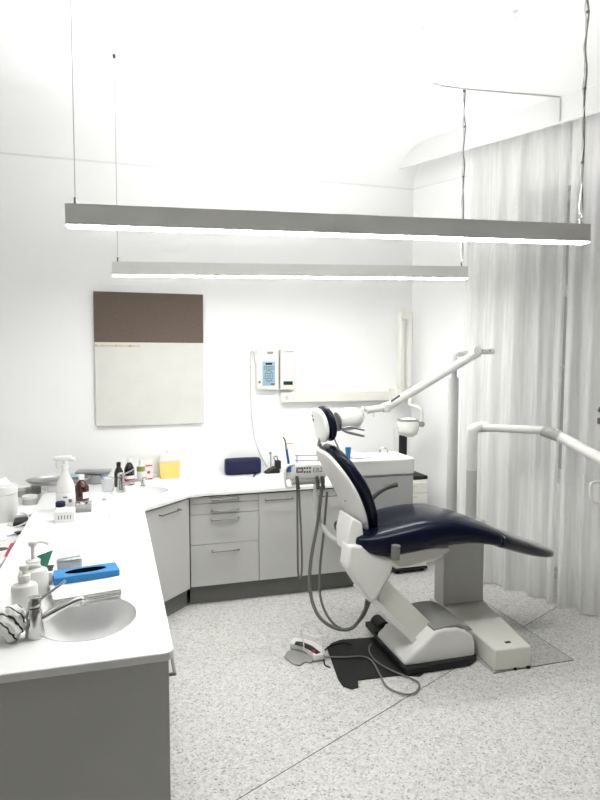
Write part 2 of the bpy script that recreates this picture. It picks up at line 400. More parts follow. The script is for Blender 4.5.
# ------------------------------------------------------------------ worktop and base cabinets
ZT = .832; TH = .028
XR = .14; XB = -.525; Y0 = 1.918
def hole(cx, cy, rx, ry, n=40): return [(cx+rx*math.cos(2*math.pi*k/n), cy+ry*math.sin(2*math.pi*k/n)) for k in range(n)]
SK = [(-.125, 2.275, .17, .195), (.125, 4.44, .2, .165)]
def slab(outer, holes, z0, z1):
    b = B(); bm = b.bm; E = []
    for lp in [outer]+holes:
        vs = [bm.verts.new((x, y, z1)) for x, y in lp]; E += [bm.edges.new((vs[i], vs[(i+1) % len(vs)])) for i in range(len(vs))]
    bmesh.ops.triangle_fill(bm, edges=E, use_beauty=True, use_dissolve=False)
    r = bmesh.ops.extrude_face_region(bm, geom=bm.faces[:])
    for v in [g for g in r['geom'] if isinstance(g, bmesh.types.BMVert)]: v.co.z = z0
    return b
XE = 1.80
out = [(XB, Y0), (XR-.017, Y0), (XR+.004, Y0+.009), (XR+.013, Y0+.03), (XR-.004, 3.92), (.45, 4.245), (.56, 4.27), (XE, 4.29), (XE, YB-.002), (XB, YB-.002)]
tp = thing('worktop', 'continuous white worktop turning from the left counter along the back wall', 'worktop', (0, 3.5, ZT-TH))
fin('worktop_slab', slab(out, [hole(*s) for s in SK], ZT-TH, ZT), 'top', tp, bev=.005, seg=3)
fin('upstand', B().span((XB+.02, YB-.012, ZT), (XE, YB-.002, ZT+.02)), 'top', tp, bev=.002)
for (cx, cy, rx, ry), lb in zip(SK, ('oval white sink sunk in the left counter, nearest the camera', 'oval white sink in the corner of the worktop near the yellow container')):
    s = thing('sink', lb, 'sink', (cx, cy, ZT-.16), 0)
    prof = [(1.0-.006, .004-.004), (.985, -.012), (.93, -.05), (.8, -.09), (.55, -.122), (.15, -.135), (.13, -.135), (.13, -.15), (.6, -.14), (.86, -.1), (.985, -.055), (1.03, -TH-.001), (1.0-.006, -TH-.001)]
    rs = [[Vector((cx+r*rx*math.cos(2*math.pi*k/48), cy+r*ry*math.sin(2*math.pi*k/48), ZT+z)) for k in range(48)] for r, z in prof]
    fin('bowl', B().rings(rs, closed=True, cap=False), 'ceramic', s, ang=60)
    fin('drain', B().lathe((cx, cy, ZT-.15), [(.02, 0), (.024, .002), (.024, .02), (.016, .018), (.004, .016)]), 'chrome', s)
    fin('overflow_hole', B().cyl((cx+rx*.93*math.cos(-.3), cy+ry*.93*math.sin(-.3), ZT-.045), (cx+rx*.91*math.cos(-.3), cy+ry*.91*math.sin(-.3), ZT-.043), .008), 'dgrey', s)

def handle(parent, p, q, out_, r=.0055, standoff=.028):
    """bar handle between p and q"""
    p, q, out_ = Vector(p), Vector(q), Vector(out_).normalized(); P2, Q2 = p+out_*standoff, q+out_*standoff
    b = B().cyl(P2, Q2, r).cyl(p, P2, r).cyl(q, Q2, r)
    for e in (P2, Q2): b.lathe(e-Vector((0, 0, r*1.0)), [(r*.6, 0), (r*1.1, r*.5), (r*1.1, r*1.5), (r*.6, r*2)], n=10)
    return fin('handle', b, 'hmetal', parent)
ZC = ZT-TH-.012; ZK = .14; FT = .018
def body(name, lb, pts, kick, grp=None, x=None):
    c = sum((Vector((p[0], p[1], 0)) for p in pts), Vector())/len(pts)
    o = thing(name, lb, 'cabinet', (c.x, c.y, 0), 0, grp)
    return o
YFc = 4.305    # cabinet front plane on the back run
def run_cab(name, lb, x0, x1, rows, handle_w=.19):
    o = thing(name, lb, 'cabinet', ((x0+x1)/2, 4.6, 0))
    fin('carcass', B().span((x0+.001, YFc+FT+.002, ZK), (x1-.001, YB-.03, ZC)), 'carc', o)
    fin('plinth', B().span((x0, YFc+.055, 0), (x1, YFc+.073, ZK)), 'kick', o)
    zs = rows
    for k in range(len(zs)-1):
        a_, c_ = zs[k+1]+.0018, zs[k]-.0018; d = len(zs) > 2
        p = fin('drawer_front' if d else 'door', B().span((x0+.0018, YFc, a_), (x1-.0018, YFc+FT, c_)), 'cab', o, bev=.0015)
        zh = c_-({0: .02, 1: .048, 2: .038}.get(k, .048) if d else .045); cx = (x0+x1)/2
        if name != 'cabinet_panel': handle(p, (cx-handle_w/2, YFc, zh), (cx+handle_w/2, YFc, zh), (0, -1, 0))
    return o
run_cab('drawer_cabinet', 'light grey cabinet of four drawers with bar handles under the back worktop', .463, .962, [ZC, .742, .665, .447, ZK+.003])
run_cab('door_cabinet', 'narrow light grey door cabinet right of the four drawers', .962, 1.262, [ZC, ZK+.003], .2)
run_cab('door_cabinet', 'light grey base cabinet at the right end, behind the hanging hoses', 1.262, 1.78, [ZC, ZK+.003], .2)
# diagonal corner cabinet
o = thing('corner_cabinet', 'light grey corner cabinet with a slanted door under the corner sink', 'cabinet', (.1, 4.4, 0))
pA = Vector((.118, 3.94, 0)); pB = Vector((.458, 4.290, 0)); dd = (pB-pA).normalized(); nn = Vector((dd.y, -dd.x, 0)); mid = (pA+pB)/2; az = math.atan2(dd.y, dd.x); LL = (pB-pA).length
fin('carcass', B().prism([(pA.x-nn.x*.02, pA.y-nn.y*.02+.01), (pB.x-nn.x*.02-.012, pB.y-nn.y*.02), (.458, YFc+.03), (.458, YB-.03), (XB+.03, YB-.03), (XB+.03, 3.955)], ZK, .655, 'z'), 'carc', o)
pc = mid-nn*.009; dr = fin('door', B().box((pc.x, pc.y, (ZK+ZC)/2), (LL-.004, .018, ZC-ZK-.005), az), 'cab', o, bev=.0015)
h1 = pA+dd*.17; h2 = pA+dd*.36
handle(dr, (h1.x, h1.y, ZC-.05), (h2.x, h2.y, ZC-.05), nn)
pk = mid-nn*.06; fin('plinth', B().box((pk.x, pk.y, ZK/2), (LL+.05, .016, ZK), az), 'kick', o)
# left run
ys = [Y0+.03, 2.60, 3.25, 3.93]
lbs = ['light grey end cabinet of the left counter with a dark side panel facing the camera', 'light grey middle cabinet under the left counter', 'light grey cabinet under the left counter next to the slanted corner door']
for k in range(3):
    y0, y1 = ys[k], ys[k+1]; XR = .14+(.009, .005, .0)[k]
    o = thing('base_cabinet', lbs[k], 'cabinet', (-.2, (y0+y1)/2, 0))
    zt_ = ZC if k else .655
    pts = [(XB+.03, ZK)]
    fin('carcass', B().span((XB+.05, y0+(.02 if k == 0 else .001), ZK), (XR-.05, y1-.001, zt_)), 'carc', o)
    fin('plinth', B().span((XR-.1, y0+(.02 if k == 0 else 0), 0), (XR-.085, y1, ZK)), 'kick', o)
    dr = fin('door', B().span((XR-.03, y0+.0018, ZK+.003), (XR-.012, y1-.0018, ZC)), 'cab', o, bev=.0015)
    handle(dr, (XR-.012, y0+.025, ZC-.06), (XR-.012, y0+.175, ZC-.06), (1, 0, 0), standoff=.02)
    if k == 0: fin('side_panel', B().span((XB+.03, y0-.001, 0), (XR-.032+.02, y0+.0015, ZT-TH-.001)), 'cab', o, bev=.001)

XR = .14
# low desk left of the counter
XD0, XD1 = -1.72, XB-.012; ZD = .775
o = thing('side_desk', 'white side desk left of the counter, holding the white tub and papers', 'desk', (-1.1, 3.8, 0))
fin('desk_top', B().span((XD0, 2.35, ZD-.03), (XD1, YB-.004, ZD)), 'top', o, bev=.003)
fin('back_panel', B().span((XD0, YB-.03, .1), (XD1, YB-.01, ZD-.03)), 'cab', o)
for y in (2.4, 3.6, 4.88): fin('leg_panel', B().span((XD0+.03, y, 0), (XD1-.02, y+.03, ZD-.03)), 'cab', o)

# ------------------------------------------------------------------ taps
def mixer(p, ang, k, label, lever=True):
    o = thing('mixer_tap', label, 'tap', p, 0); p = Vector(p); d = Vector((math.cos(ang), math.sin(ang), 0)); Z = Vector((0, 0, 1))
    fin('tap_body', B().lathe(p, [(.029*k, 0), (.031*k, .006*k), (.030*k, .02*k), (.025*k, .055*k), (.025*k, .085*k), (.022*k, .1*k), (.012*k, .104*k)], n=28), 'chrome', o)
    a_ = p+Z*.055*k+d*.01*k
    fin('spout', B().tube([a_, a_+d*.05*k+Z*.014*k, a_+d*.105*k+Z*.03*k, a_+d*.145*k+Z*.036*k, a_+d*.152*k+Z*.022*k], .012*k, n=14, rs=(.014*k, .0095*k)), 'chrome', o)
    c = p+Z*.103*k
    cap = fin('lever_cap', B().lathe(c, [(.012*k, 0), (.023*k, .004*k), (.024*k, .024*k), (.018*k, .034*k), (.004*k, .037*k)], n=24), 'chrome', o)
    if lever: fin('lever', B().tube([c+Z*.02*k+d*.016*k, c+Z*.036*k+d*.05*k, c+Z*.066*k+d*.105*k], .0055*k, n=10, rs=(.007*k, .0045*k)), 'chrome', cap)
    fin('aerator', B().cyl(a_+d*.152*k+Z*.026*k, a_+d*.152*k+Z*.012*k, .0095*k), 'steel', o)
    return o
mixer(at(35, 637, z=ZT), R(22), 1.0, 'chrome mixer tap beside the near sink and striped cloth')
mixer(at(121, 492, z=ZT), R(-28), 1.0, 'small chrome mixer tap behind the corner sink', True)
p = at(143, 486, z=ZT)
o = thing('soap_dispenser', 'small chrome built-in pump right of the corner sink tap', 'soap pump', p)
fin('pump_base', B().lathe(p, [(.022, 0), (.022, .006), (.013, .012), (.012, .035), (.007, .037), (.006, .06)]), 'chrome', o)
fin('pump_spout', B().tube([p+Vector((0, 0, .06)), p+Vector((.012, -.01, .066)), p+Vector((.03, -.03, .058))], .006), 'chrome', o)
# striped cloth
p = at(11, 645, z=ZT)
bm = bmesh.new(); bmesh.ops.create_icosphere(bm, subdivisions=5, radius=1)
for v in bm.verts:
    c = v.co.copy(); f = 1+.16*noise.noise(c*1.6)+.10*math.sin(5*c.x+7*c.z+3*noise.noise(c*2))*.9
    c2 = Vector((c.x*.047, c.y*.062, c.z*.056))*f; c2.z = max(c2.z+.054, .0) ; v.co = c2+p+Vector((-.005, .05, 0))
b = B(); b.bm.free(); b.bm = bm
tag(fin('folded_cloth', b, 'stripe', ang=180), 'crumpled white cloth with dark stripes bunched beside the near tap', 'cloth')

# ------------------------------------------------------------------ things beside the near sink
def pump_bottle(p, r, h, hh, label, ang, sq=1.0):
    o = thing('pump_bottle', label, 'bottle', p); p = Vector(p); Z = Vector((0, 0, 1)); d = Vector((math.cos(ang), math.sin(ang), 0))
    fin('bottle_body', B().lathe(p, [(r*.93, 0), (r, .006), (r, h*.82), (r*.9, h*.92), (r*.45, h), (r*.4, h+.012)], n=32, sy=sq), 'plast', o)
    c = p+Z*(h+.01)
    col_ = fin('pump_collar', B().lathe(c, [(r*.48, 0), (r*.5, .018), (r*.38, .022), (.007, .024), (.007, hh*.6)], n=20), 'plast', o)
    e = c+Z*hh*.6
    fin('pump_head', B().lathe(e, [(.014, 0), (.017, .008), (.014, .018), (.004, .02)], n=16).tube([e+Z*.012, e+Z*.013+d*.035, e+Z*.004+d*.058], .0052, n=8), 'plast', o)
    return o
p = at(34, 597, z=ZT); h = at(34, 567, y=p.y).z-ZT; hh = at(34, 536, y=p.y).z-ZT-h
pump_bottle(p, .055, h, hh, 'larger and farther white pump bottle beside the near sink', R(0), .8)
p = at(25, 609, z=ZT); h = at(25, 582, y=p.y).z-ZT; hh = at(25, 566, y=p.y).z-ZT-h
pump_bottle(p, .047, h, hh, 'smaller white pump bottle just behind the striped cloth', R(10), .9)
def quad_box(name, p0, p1, dep, h, m, parent=None, bev=.002, z=None):
    """box whose front bottom edge runs p0->p1"""
    p0, p1 = Vector(p0), Vector(p1); d = p1-p0; a = math.atan2(d.y, d.x); n = Vector((-math.sin(a), math.cos(a), 0)); c = (p0+p1)/2+n*dep/2
    return B().box((c.x, c.y, p0.z+h/2), (d.length, dep, h), a), c, a
# stack of paper towels: single sheets fanned a little
p0, p1 = at(52, 611, z=ZT), at(123, 599, z=ZT); b, c, a = quad_box('', p0, p1, .17, .003, 'paper')
st = thing('paper_towel_stack', 'stack of folded white paper towels behind the near sink under the blue box', 'paper towels', (c.x, c.y, ZT))
b = B(); rr = random.Random(4)
for k in range(11): b.rbox((c.x+rr.uniform(-.004, .004), c.y+rr.uniform(-.004, .004), ZT+.002+k*.0038), ((p1-p0).length-.01, .165, .0034), .0012, a+rr.uniform(-.01, .01), seg=1)
fin('folded_towels', b, 'paper', st, stuff=False)
zt = ZT+.0425
p0, p1 = at(54, 586, z=zt), at(120, 576, z=zt); b, c, a = quad_box('', p0, p1, .105, .034, 'blue')
o = thing('tissue_box', 'flat bright blue tissue box lying on the paper towels', 'tissue box', (c.x, c.y, zt), a)
fin('carton', B().rbox((c.x, c.y, zt+.0145), ((p1-p0).length, .105, .028), .003, a, seg=1), 'blue', o)
fin('dispensing_slot', B().lathe((c.x, c.y, zt+.0285), [(1, 0), (1, .0008), (.97, .001)], n=36, sx=.08, sy=.028, rz=a), 'hole', o)  # flat black oval stands in for the shaded inside of the carton
0 and fin('slot_film', B().lathe((c.x-.0, c.y+.016, zt+.0368), [(1, 0), (.95, .0012)], n=24, sx=.055, sy=.004, rz=a), 'clear', o)
# foil pack behind
p = at(69, 571, z=ZT)
b = B().rbox((p.x, p.y+.03, ZT+.026), (.105, .05, .05), .012, R(12))
for v in b.bm.verts: v.co += Vector((0, .006*noise.noise(v.co*40), .006*noise.noise(v.co*30)))
tag(fin('foil_pack', b, 'foil'), 'crinkled silver foil pack standing behind the blue tissue box', 'pack')
# green folded card
p = at(46, 574, z=ZT); g = [at(37, 556, y=p.y), at(53, 551, y=p.y), at(46, 571, y=p.y)]
o = thing('leaflet_holder', 'small white upright box with dark slot and green card between pump bottle and blue box', 'box', (p.x, p.y, ZT))
pp = at(48, 594, z=ZT)
fin('holder_box', B().span((pp.x-.018, pp.y, ZT), (pp.x+.018, pp.y+.1, ZT+.085)), 'plast', o, bev=.002)
fin('holder_slot', B().span((pp.x-.008, pp.y+.02, ZT+.0855), (pp.x+.016, pp.y+.09, ZT+.088)), 'black', o)
yy = pp.y+.05; g = [at(37, 556, y=yy), at(53, 550, y=yy), at(45, 574, y=yy)]
fin('green_card', B().prism([(q.x, q.z) for q in g], yy-.0015, yy+.0015), 'green', o)

# ------------------------------------------------------------------ things mid counter
p = at(66, 510, z=ZT)
o = thing('spray_bottle', 'tall white trigger spray bottle in the middle of the left counter', 'bottle', p); Z = Vector((0, 0, 1))
fin('bottle_body', B().lathe(p, [(.052, 0), (.056, .008), (.056, .13), (.05, .17), (.03, .21), (.017, .245), (.016, .262)], n=28, sy=.75), 'frost', o)
fin('label', B().lathe(p+Z*.05, [(.0565, 0), (.0572, .001), (.0572, .06), (.0565, .061)], n=28, sy=.76), 'paper', o)
fin('label_print', B().span((p.x-.012, p.y-.0445, ZT+.085), (p.x+.012, p.y-.043, ZT+.093)).span((p.x+.02, p.y-.043, ZT+.055), (p.x+.038, p.y-.038, ZT+.075)), 'print', o)
hd = fin('trigger_head', B().lathe(p+Z*.262, [(.021, 0), (.021, .022), (.016, .026), (.014, .05)], n=20).rbox(p+Z*.325+Vector((-.012, 0, 0)), (.105, .03, .03), .009).rbox(p+Z*.315+Vector((.045, 0, 0)), (.03, .026, .02), .006), 'plast', o)
fin('trigger', B().tube([p+Z*.31+Vector((-.045, 0, 0)), p+Z*.285+Vector((-.05, 0, 0)), p+Z*.262+Vector((-.04, 0, 0))], .006), 'plast', hd)
def bottle(p, r, h, label, m, capm, lab=None, capr=.36, shoulder=.62, lz=(.15, .45), ln=(-1.0, 1.0), lm=None, caph=.025):
    o = thing('medicine_bottle', label, 'bottle', p); p = Vector(p)
    hb = h-caph
    fin('bottle_body', B().lathe(p, [(r*.92, 0), (r, .005), (r, hb*shoulder), (r*.93, hb*(shoulder+.1)), (r*.6, hb*.88), (r*capr*.85, hb*.94), (r*capr*.85, hb)], n=26), m, o)
    fin('cap', B().lathe(p+Z*hb*.97, [(r*capr, 0), (r*capr, caph*1.1), (r*capr*.8, caph*1.2)], n=18), capm, o)
    if lab:
        a0, a1 = R(-90)+ln[0], R(-90)+ln[1]; K = 12; rs = []
        for k in range(K+1):
            t = a0+(a1-a0)*k/K; e = Vector((math.cos(t), math.sin(t), 0))
            rs.append([p+e*(r+.0003)+Z*h*lz[0], p+e*(r+.0013)+Z*h*lz[0], p+e*(r+.0013)+Z*h*lz[1], p+e*(r+.0003)+Z*h*lz[1]])
        l = fin('label', B().rings(rs), lab, o)
        if lm:
            rs = [];
            for k in range(K+1):
                t = a0+(a1-a0)*k/K; e = Vector((math.cos(t), math.sin(t), 0)); q0_, q1_ = lz[0]+(lz[1]-lz[0])*.3, lz[0]+(lz[1]-lz[0])*.62
                rs.append([p+e*(r+.0014)+Z*h*q0_, p+e*(r+.0019)+Z*h*q0_, p+e*(r+.0019)+Z*h*q1_, p+e*(r+.0014)+Z*h*q1_])
            fin('label_stripe', B().rings(rs), lm, l)
    return o
p = at(82, 503, z=ZT); bottle(p, .045, at(82, 475, y=p.y).z-ZT, 'amber brown bottle with a white cap beside the spray bottle', 'brown', 'plast', 'paper', lz=(.2, .42), ln=(.2, 1.2), capr=.42)
# organisers
p0, p1 = at(55, 523, z=ZT), at(74, 523, z=ZT); c = (p0+p1)/2
o = thing('instrument_rack', 'small white rack with five dark slots in front of the spray bottle', 'organiser', (c.x, c.y+.04, ZT))
w = (p1-p0).length
fin('rack_body', B().prism([(c.y, ZT), (c.y+.09, ZT), (c.y+.09, ZT+.07), (c.y+.02, ZT+.06)], c.x-w/2, c.x+w/2, 'x'), 'plast', o, bev=.003)
sl = Matrix.Rotation(math.atan2(.02, .06)*-1, 4, 'X')
for k in range(5): fin('slot', B().box((c.x-w*.3+k*w*.15, c.y+.0105, ZT+.03), (.004, .003, .022), rot=sl), 'dgrey', o)
p0, p1 = at(76, 514, z=ZT), at(90, 511, z=ZT); c = (p0+p1)/2; w = (p1-p0).length
o = thing('clear_organiser', 'clear open box of small vials in front of the amber bottle', 'organiser', (c.x, c.y+.05, ZT))
b = B()
for q in (((c.x-w/2, c.y, ZT), (c.x+w/2, c.y+.1, ZT+.004)), ((c.x-w/2, c.y, ZT+.004), (c.x+w/2, c.y+.003, ZT+.05)), ((c.x-w/2, c.y+.097, ZT+.004), (c.x+w/2, c.y+.1, ZT+.05)), ((c.x-w/2, c.y+.003, ZT+.004), (c.x-w/2+.003, c.y+.097, ZT+.05)), ((c.x+w/2-.003, c.y+.003, ZT+.004), (c.x+w/2, c.y+.097, ZT+.05))): b.span(*q)
fin('box_walls', b, 'clear', o)
for k, (dx, dy, m) in enumerate(((-.03, .03, 'greyw'), (0, .035, 'plast'), (.03, .03, 'grey'), (-.012, .07, 'plast'), (.02, .07, 'dgrey'))):
    tag(fin('small_vial', B().lathe((c.x+dx, c.y+dy, ZT+.005), [(.011, 0), (.011, .03), (.007, .034), (.008, .044), (.006, .046)], n=14), m),
        ('light grey vial at the left front of the clear box', 'white vial at the front centre of the clear box', 'mid grey vial at the right front of the clear box', 'white vial at the back of the clear box', 'dark grey vial at the back of the clear box')[k], 'vial', 'vials in the clear box')
p = at(62, 512, z=ZT); p = Vector((p.x+.0, p.y, ZT))
o = thing('small_jar', 'small white jar with a dark blue lid between rack and spray bottle', 'jar', p)
p = Vector((p.x, p.y-.085, ZT)); o.location = p; ROOT[o.name] = Matrix.Translation(p)
fin('jar_body', B().lathe(p, [(.03, 0), (.032, .004), (.032, .05), (.028, .054)]), 'plast', o)
fin('jar_lid', B().lathe(p+Z*.054, [(.027, 0), (.028, .003), (.028, .026), (.024, .03)]), 'navyc', o)
p = at(82, 507, z=ZT)+Vector((-.062, .0, 0))
tag(fin('small_screw_cap', B().lathe(at(104, 500, z=ZT), [(.014, 0), (.014, .006), (.01, .009), (.004, .009)]), 'steel'), 'tiny metal cap lying alone on the counter right of the amber bottle', 'cap')
tag(fin('small_burr', B().cyl(at(109.5, 517, z=ZT+.002), at(109.8, 515.5, z=ZT+.002), .0018), 'dgrey'), 'tiny dark speck of a burr on the counter in front of the metal cap', 'burr')

# back-left trays
zt = ZT+.05; c = at(64, 478.5, z=zt)
for k, (bx, lb) in enumerate((((-.36, 4.62), 'white carton under the steel trays'),)):
    tag(fin('white_carton', B().rbox((-.40, 4.68, ZT+.0245), (.2, .2, .048), .004), 'plast'), lb, 'carton')
def tray(c, a, bb, h, lb, m, rz=0):
    o = thing('instrument_tray', lb, 'tray', c, 0); c = Vector(c)
    fin('tray_dish', B().rings([[c+Vector((math.cos(rz)*r*a*math.cos(t)-math.sin(rz)*r*bb*math.sin(t), math.sin(rz)*r*a*math.cos(t)+math.cos(rz)*r*bb*math.sin(t), z)) for t in [2*math.pi*k/40 for k in range(40)]] for r, z in ((.6, 0), (.8, .003), (.95, h*.7), (1, h), (.985, h+.001), (.93, h*.7), (.78, .008), (.6, .005))]), m, o)
    return o
tray((-.43, 4.66, ZT+.049), .22, .13, .035, 'oval steel tray at the back left end of the counter', 'steel', R(5))
tray((-.19, 4.85, ZT+.001), .10, .09, .07, 'deep oval steel tray right of the white carton', 'steel', R(8))
tag(fin('sterile_sheet', B().box((-.335, 4.70, ZT+.0875), (.16, .13, .003), R(10)), 'lblue', bev=.001), 'pale blue sheet lying across the oval steel tray', 'paper sheet')
b = B().rbox((-.20, 4.85, ZT+.085), (.25, .13, .024), .006, R(-6))
tag(fin('steel_cassette', b, 'steel'), 'flat steel cassette lying on the deep oval tray', 'cassette')
# glass jar with probe
p = at(108, 491, z=ZT)
o = thing('glass_beaker', 'clear glass beaker left of the corner tap', 'beaker', p)
fin('beaker_glass', B().lathe(p, [(.04, 0), (.042, .003), (.044, .09), (.047, .095), (.044, .095), (.0415, .088), (.039, .006), (.004, .004)], n=30), 'clear', o)
tag(fin('dental_probe', B().tube([p+Vector((.012, 0, .012)), p+Vector((-.02, 0, .07)), p+Vector((-.055, .0, .125))], .004, n=8, sm=2), 'bluep'), 'slim blue-grey probe leaning in the glass beaker', 'instrument')
p = at(119, 486.5, z=ZT); bottle(p, .033, at(120, 462, y=p.y).z-ZT, 'dark brown bottle directly behind the corner tap', 'dark', 'dark', capr=.5)
p = at(129.5, 484.5, z=ZT); bottle(p, .038, at(129, 458, y=p.y).z-ZT, 'black bottle with white cap and pink striped label', 'dark', 'plast', 'paper', lz=(.05, .36), ln=(-1.2, 1.2), lm='pink', capr=.45)
p = at(141, 481.5, z=ZT); bottle(p, .030, at(141, 459.5, y=p.y).z-ZT, 'slim white bottle with an olive green band', 'plast', 'plast', 'olive', lz=(.48, .7), ln=(-1.4, 1.4), capr=.5)
p0, p1 = at(145.5, 480.3, z=ZT), at(152.5, 479.5, z=ZT); c = (p0+p1)/2
o = thing('medicine_carton', 'small white carton with pink print next to the olive banded bottle', 'carton', (c.x, c.y+.02, ZT))
hh = at(149, 464, y=c.y).z-ZT
fin('carton_box', B().span((p0.x, c.y, ZT), (p1.x, c.y+.04, ZT+hh)), 'plast', o, bev=.001)
fin('carton_print', B().span((p0.x+.002, c.y-.001, ZT+.004), (p1.x-.002, c.y, ZT+.014)).span((p0.x+.002, c.y-.001, ZT+hh-.018), (p1.x-.002, c.y, ZT+hh-.008)).span((p0.x+.015, c.y-.001, ZT+.05), (p0.x+.035, c.y, ZT+.07)), 'pink', o)
# sharps container
p0, p1 = at(160, 479.5, z=ZT), at(180, 478, z=ZT); c = (p0+p1)/2; w = (p1-p0).length; h = at(170, 462, y=c.y).z-ZT
o = thing('sharps_container', 'square yellow sharps container with a frosted lid on the back worktop', 'container', (c.x, c.y+.04, ZT))
def fr(b, c, w0, w1, d0, d1, z0_, z1_):
    return b.rings([[Vector((c.x+sx*w_/2, c.y+.05+sy*d_/2, z_)) for sx, sy in ((-1, -1), (1, -1), (1, 1), (-1, 1))] for w_, d_, z_ in ((w0, d0, z0_), (w1, d1, z1_))])
fin('container_body', fr(B(), c, w*.94, w*1.04, .085, .1, ZT, ZT+h), 'yellow', o, bev=.006)
fin('container_lid', fr(fr(B(), c, w*1.09, w*1.09, .105, .105, ZT+h, ZT+h+.008), c, w*1.0, w*.8, .09, .06, ZT+h+.008, ZT+h+.07), 'frost', o, bev=.006)
fin('lid_flap', B().cyl((c.x-.01, c.y+.05, ZT+h+.07), (c.x-.01, c.y+.05, ZT+h+.085), .02), 'frost', o)
# navy case
p0, p1 = at(225, 474.5, z=ZT), at(259, 472.5, z=ZT); c = (p0+p1)/2; c.y = 4.835
o = thing('zipped_case', 'dark navy zipped soft case lying on the back worktop', 'case', (c.x, c.y+.05, ZT)); w = (p1-p0).length; hc = at(242, 459, y=c.y).z-ZT
rs = []
for k, (t, f) in enumerate(((-1, .86), (-.97, .95), (-.85, 1), (0, 1.03), (.85, 1), (.97, .95), (1, .86))):
    r_ = []
    for j in range(24):
        a_ = 2*math.pi*j/24; cx_, cz_ = math.cos(a_), math.sin(a_); e = .5
        r_.append(Vector((c.x+t*w/2, c.y+.055+f*.055*math.copysign(abs(cx_)**e, cx_), ZT+hc*.5+.001+f/1.03*hc*.5*math.copysign(abs(cz_)**e, cz_))))
    rs.append(r_)
fin('case_body', B().rings(rs), 'navyc', o, ang=60)
fin('zip', B().tube([(c.x-w*.47, c.y+.016, ZT+hc*.86), (c.x, c.y+.002, ZT+hc*.86), (c.x+w*.47, c.y+.016, ZT+hc*.86)], .004, n=6), 'black', o)
tag(fin('rubber_tip', B().cyl(at(253.5, 476.5, z=ZT+.006), at(255.5, 473.5, z=ZT+.006), .006), 'black'), 'tiny black rubber tip on the worktop in front of the navy case', 'tip')
# charging stand
p = at(273, 471, z=ZT); p.y = 4.84; p.x = at(273, 471, y=4.84).x
o = thing('charging_stand', 'black charging stand with a bright metal rod, left of the blue handpiece', 'charger', p)
fin('stand_base', B().prism([(p.x-.065, ZT), (p.x+.06, ZT), (p.x+.06, ZT+.03), (p.x+.03, ZT+.05), (p.x-.01, ZT+.035)], p.y, p.y+.09, 'y'), 'black', o, bev=.005)
fin('stand_block', B().rbox((p.x+.052, p.y+.045, ZT+.065), (.045, .06, .07), .006), 'black', o)
fin('metal_rod', B().tube([(p.x-.01, p.y+.04, ZT+.036), (p.x-.007, p.y+.04, ZT+.1), (p.x-.012, p.y+.04, ZT+.16)], .005).lathe((p.x-.012, p.y+.04, ZT+.155), [(.004, 0), (.011, .006), (.011, .014), (.004, .02)], n=14), 'steel', o)
fin('charger_cable', B().tube([(p.x+.035, p.y+.05, ZT+.09), (p.x+.02, p.y+.05, ZT+.125), (p.x+.045, p.y+.05, ZT+.135), (p.x+.055, p.y+.05, ZT+.1)], .003, n=6), 'black', o)

# ------------------------------------------------------------------ wall electronics
yw = YB
o = thing('xray_control_panel', 'cream wall control box with a pale blue keypad', 'control box', (1.17, yw, 1.51))
fin('box_housing', B().rbox((1.175, yw-.035, 1.688), (.186, .07, .335), .008), 'cream', o)
pn = fin('keypad_panel', B().rbox((1.183, yw-.0712, 1.655), (.108, .004, .2), .0015), 'lblue', o)
fin('display', B().box((1.183, yw-.0745, 1.735), (.055, .003, .016)), 'lcd', pn)
for k in range(3):
    for j in range(5): fin('key', B().box((1.147+j*.018, yw-.0742, 1.712-k*.011), (.012, .0025, .006)), 'print', pn)
for k in range(14):
    a_ = 2*math.pi*k/14; fin('key', B().cyl((1.183+.033*math.cos(a_), yw-.0732, 1.635+.045*math.sin(a_)), (1.183+.033*math.cos(a_), yw-.0757, 1.635+.045*math.sin(a_)), .0055, n=10), 'print', pn)
for k in range(6): fin('key', B().box((1.183+(k % 2-.5)*.022, yw-.0742, 1.655-(k//2)*.02), (.014, .0025, .009)), 'print', pn)
fin('key', B().box((1.215, yw-.0742, 1.568), (.028, .0025, .009)), 'black', pn)
fin('name_strip', B().box((1.195, yw-.071, 1.825), (.05, .003, .022)), 'grey', o)
curve_text('name_strip_print', 'REX', .014, (1.195, yw-.0731, 1.825), Matrix.Rotation(R(90), 4, 'X'), 'plast', o) if False else None
fin('switch_button', B().cyl((1.105, yw-.069, 1.585), (1.105, yw-.075, 1.585), .009), 'dgrey', o)
fin('hand_switch', B().rbox((1.078, yw-.05, 1.78), (.014, .03, .07), .005), 'cream', o)
fin('control_cable', B().tube([(1.078, yw-.04, 1.815), (1.055, yw-.02, 1.84), (1.04, yw-.008, 1.79), (1.043, yw-.008, 1.5), (1.05, yw-.008, 1.3), (1.075, yw-.008, 1.12), (1.12, yw-.012, .98), (1.18, yw-.018, ZT+.04)], .0045, n=8), 'greyw', o)
o = thing('xray_power_box', 'narrow cream wall box with a small dark display, right of the keypad box', 'control box', (1.345, yw, 1.51))
fin('box_housing', B().rbox((1.345, yw-.04, 1.688), (.126, .08, .335), .007), 'cream', o)
fin('display', B().box((1.345, yw-.081, 1.575), (.08, .004, .03)), 'lcd', o)
curve_text('printed_mark', 'X', .03, (1.312, yw-.081, 1.835), Matrix.Rotation(R(90), 4, 'X'), 'print', o)
b = B()
for k in range(6): b.box((1.332+k*.011, yw-.0805, 1.835), (.006, .002, .010))
fin('printed_lettering', b, 'print', o)
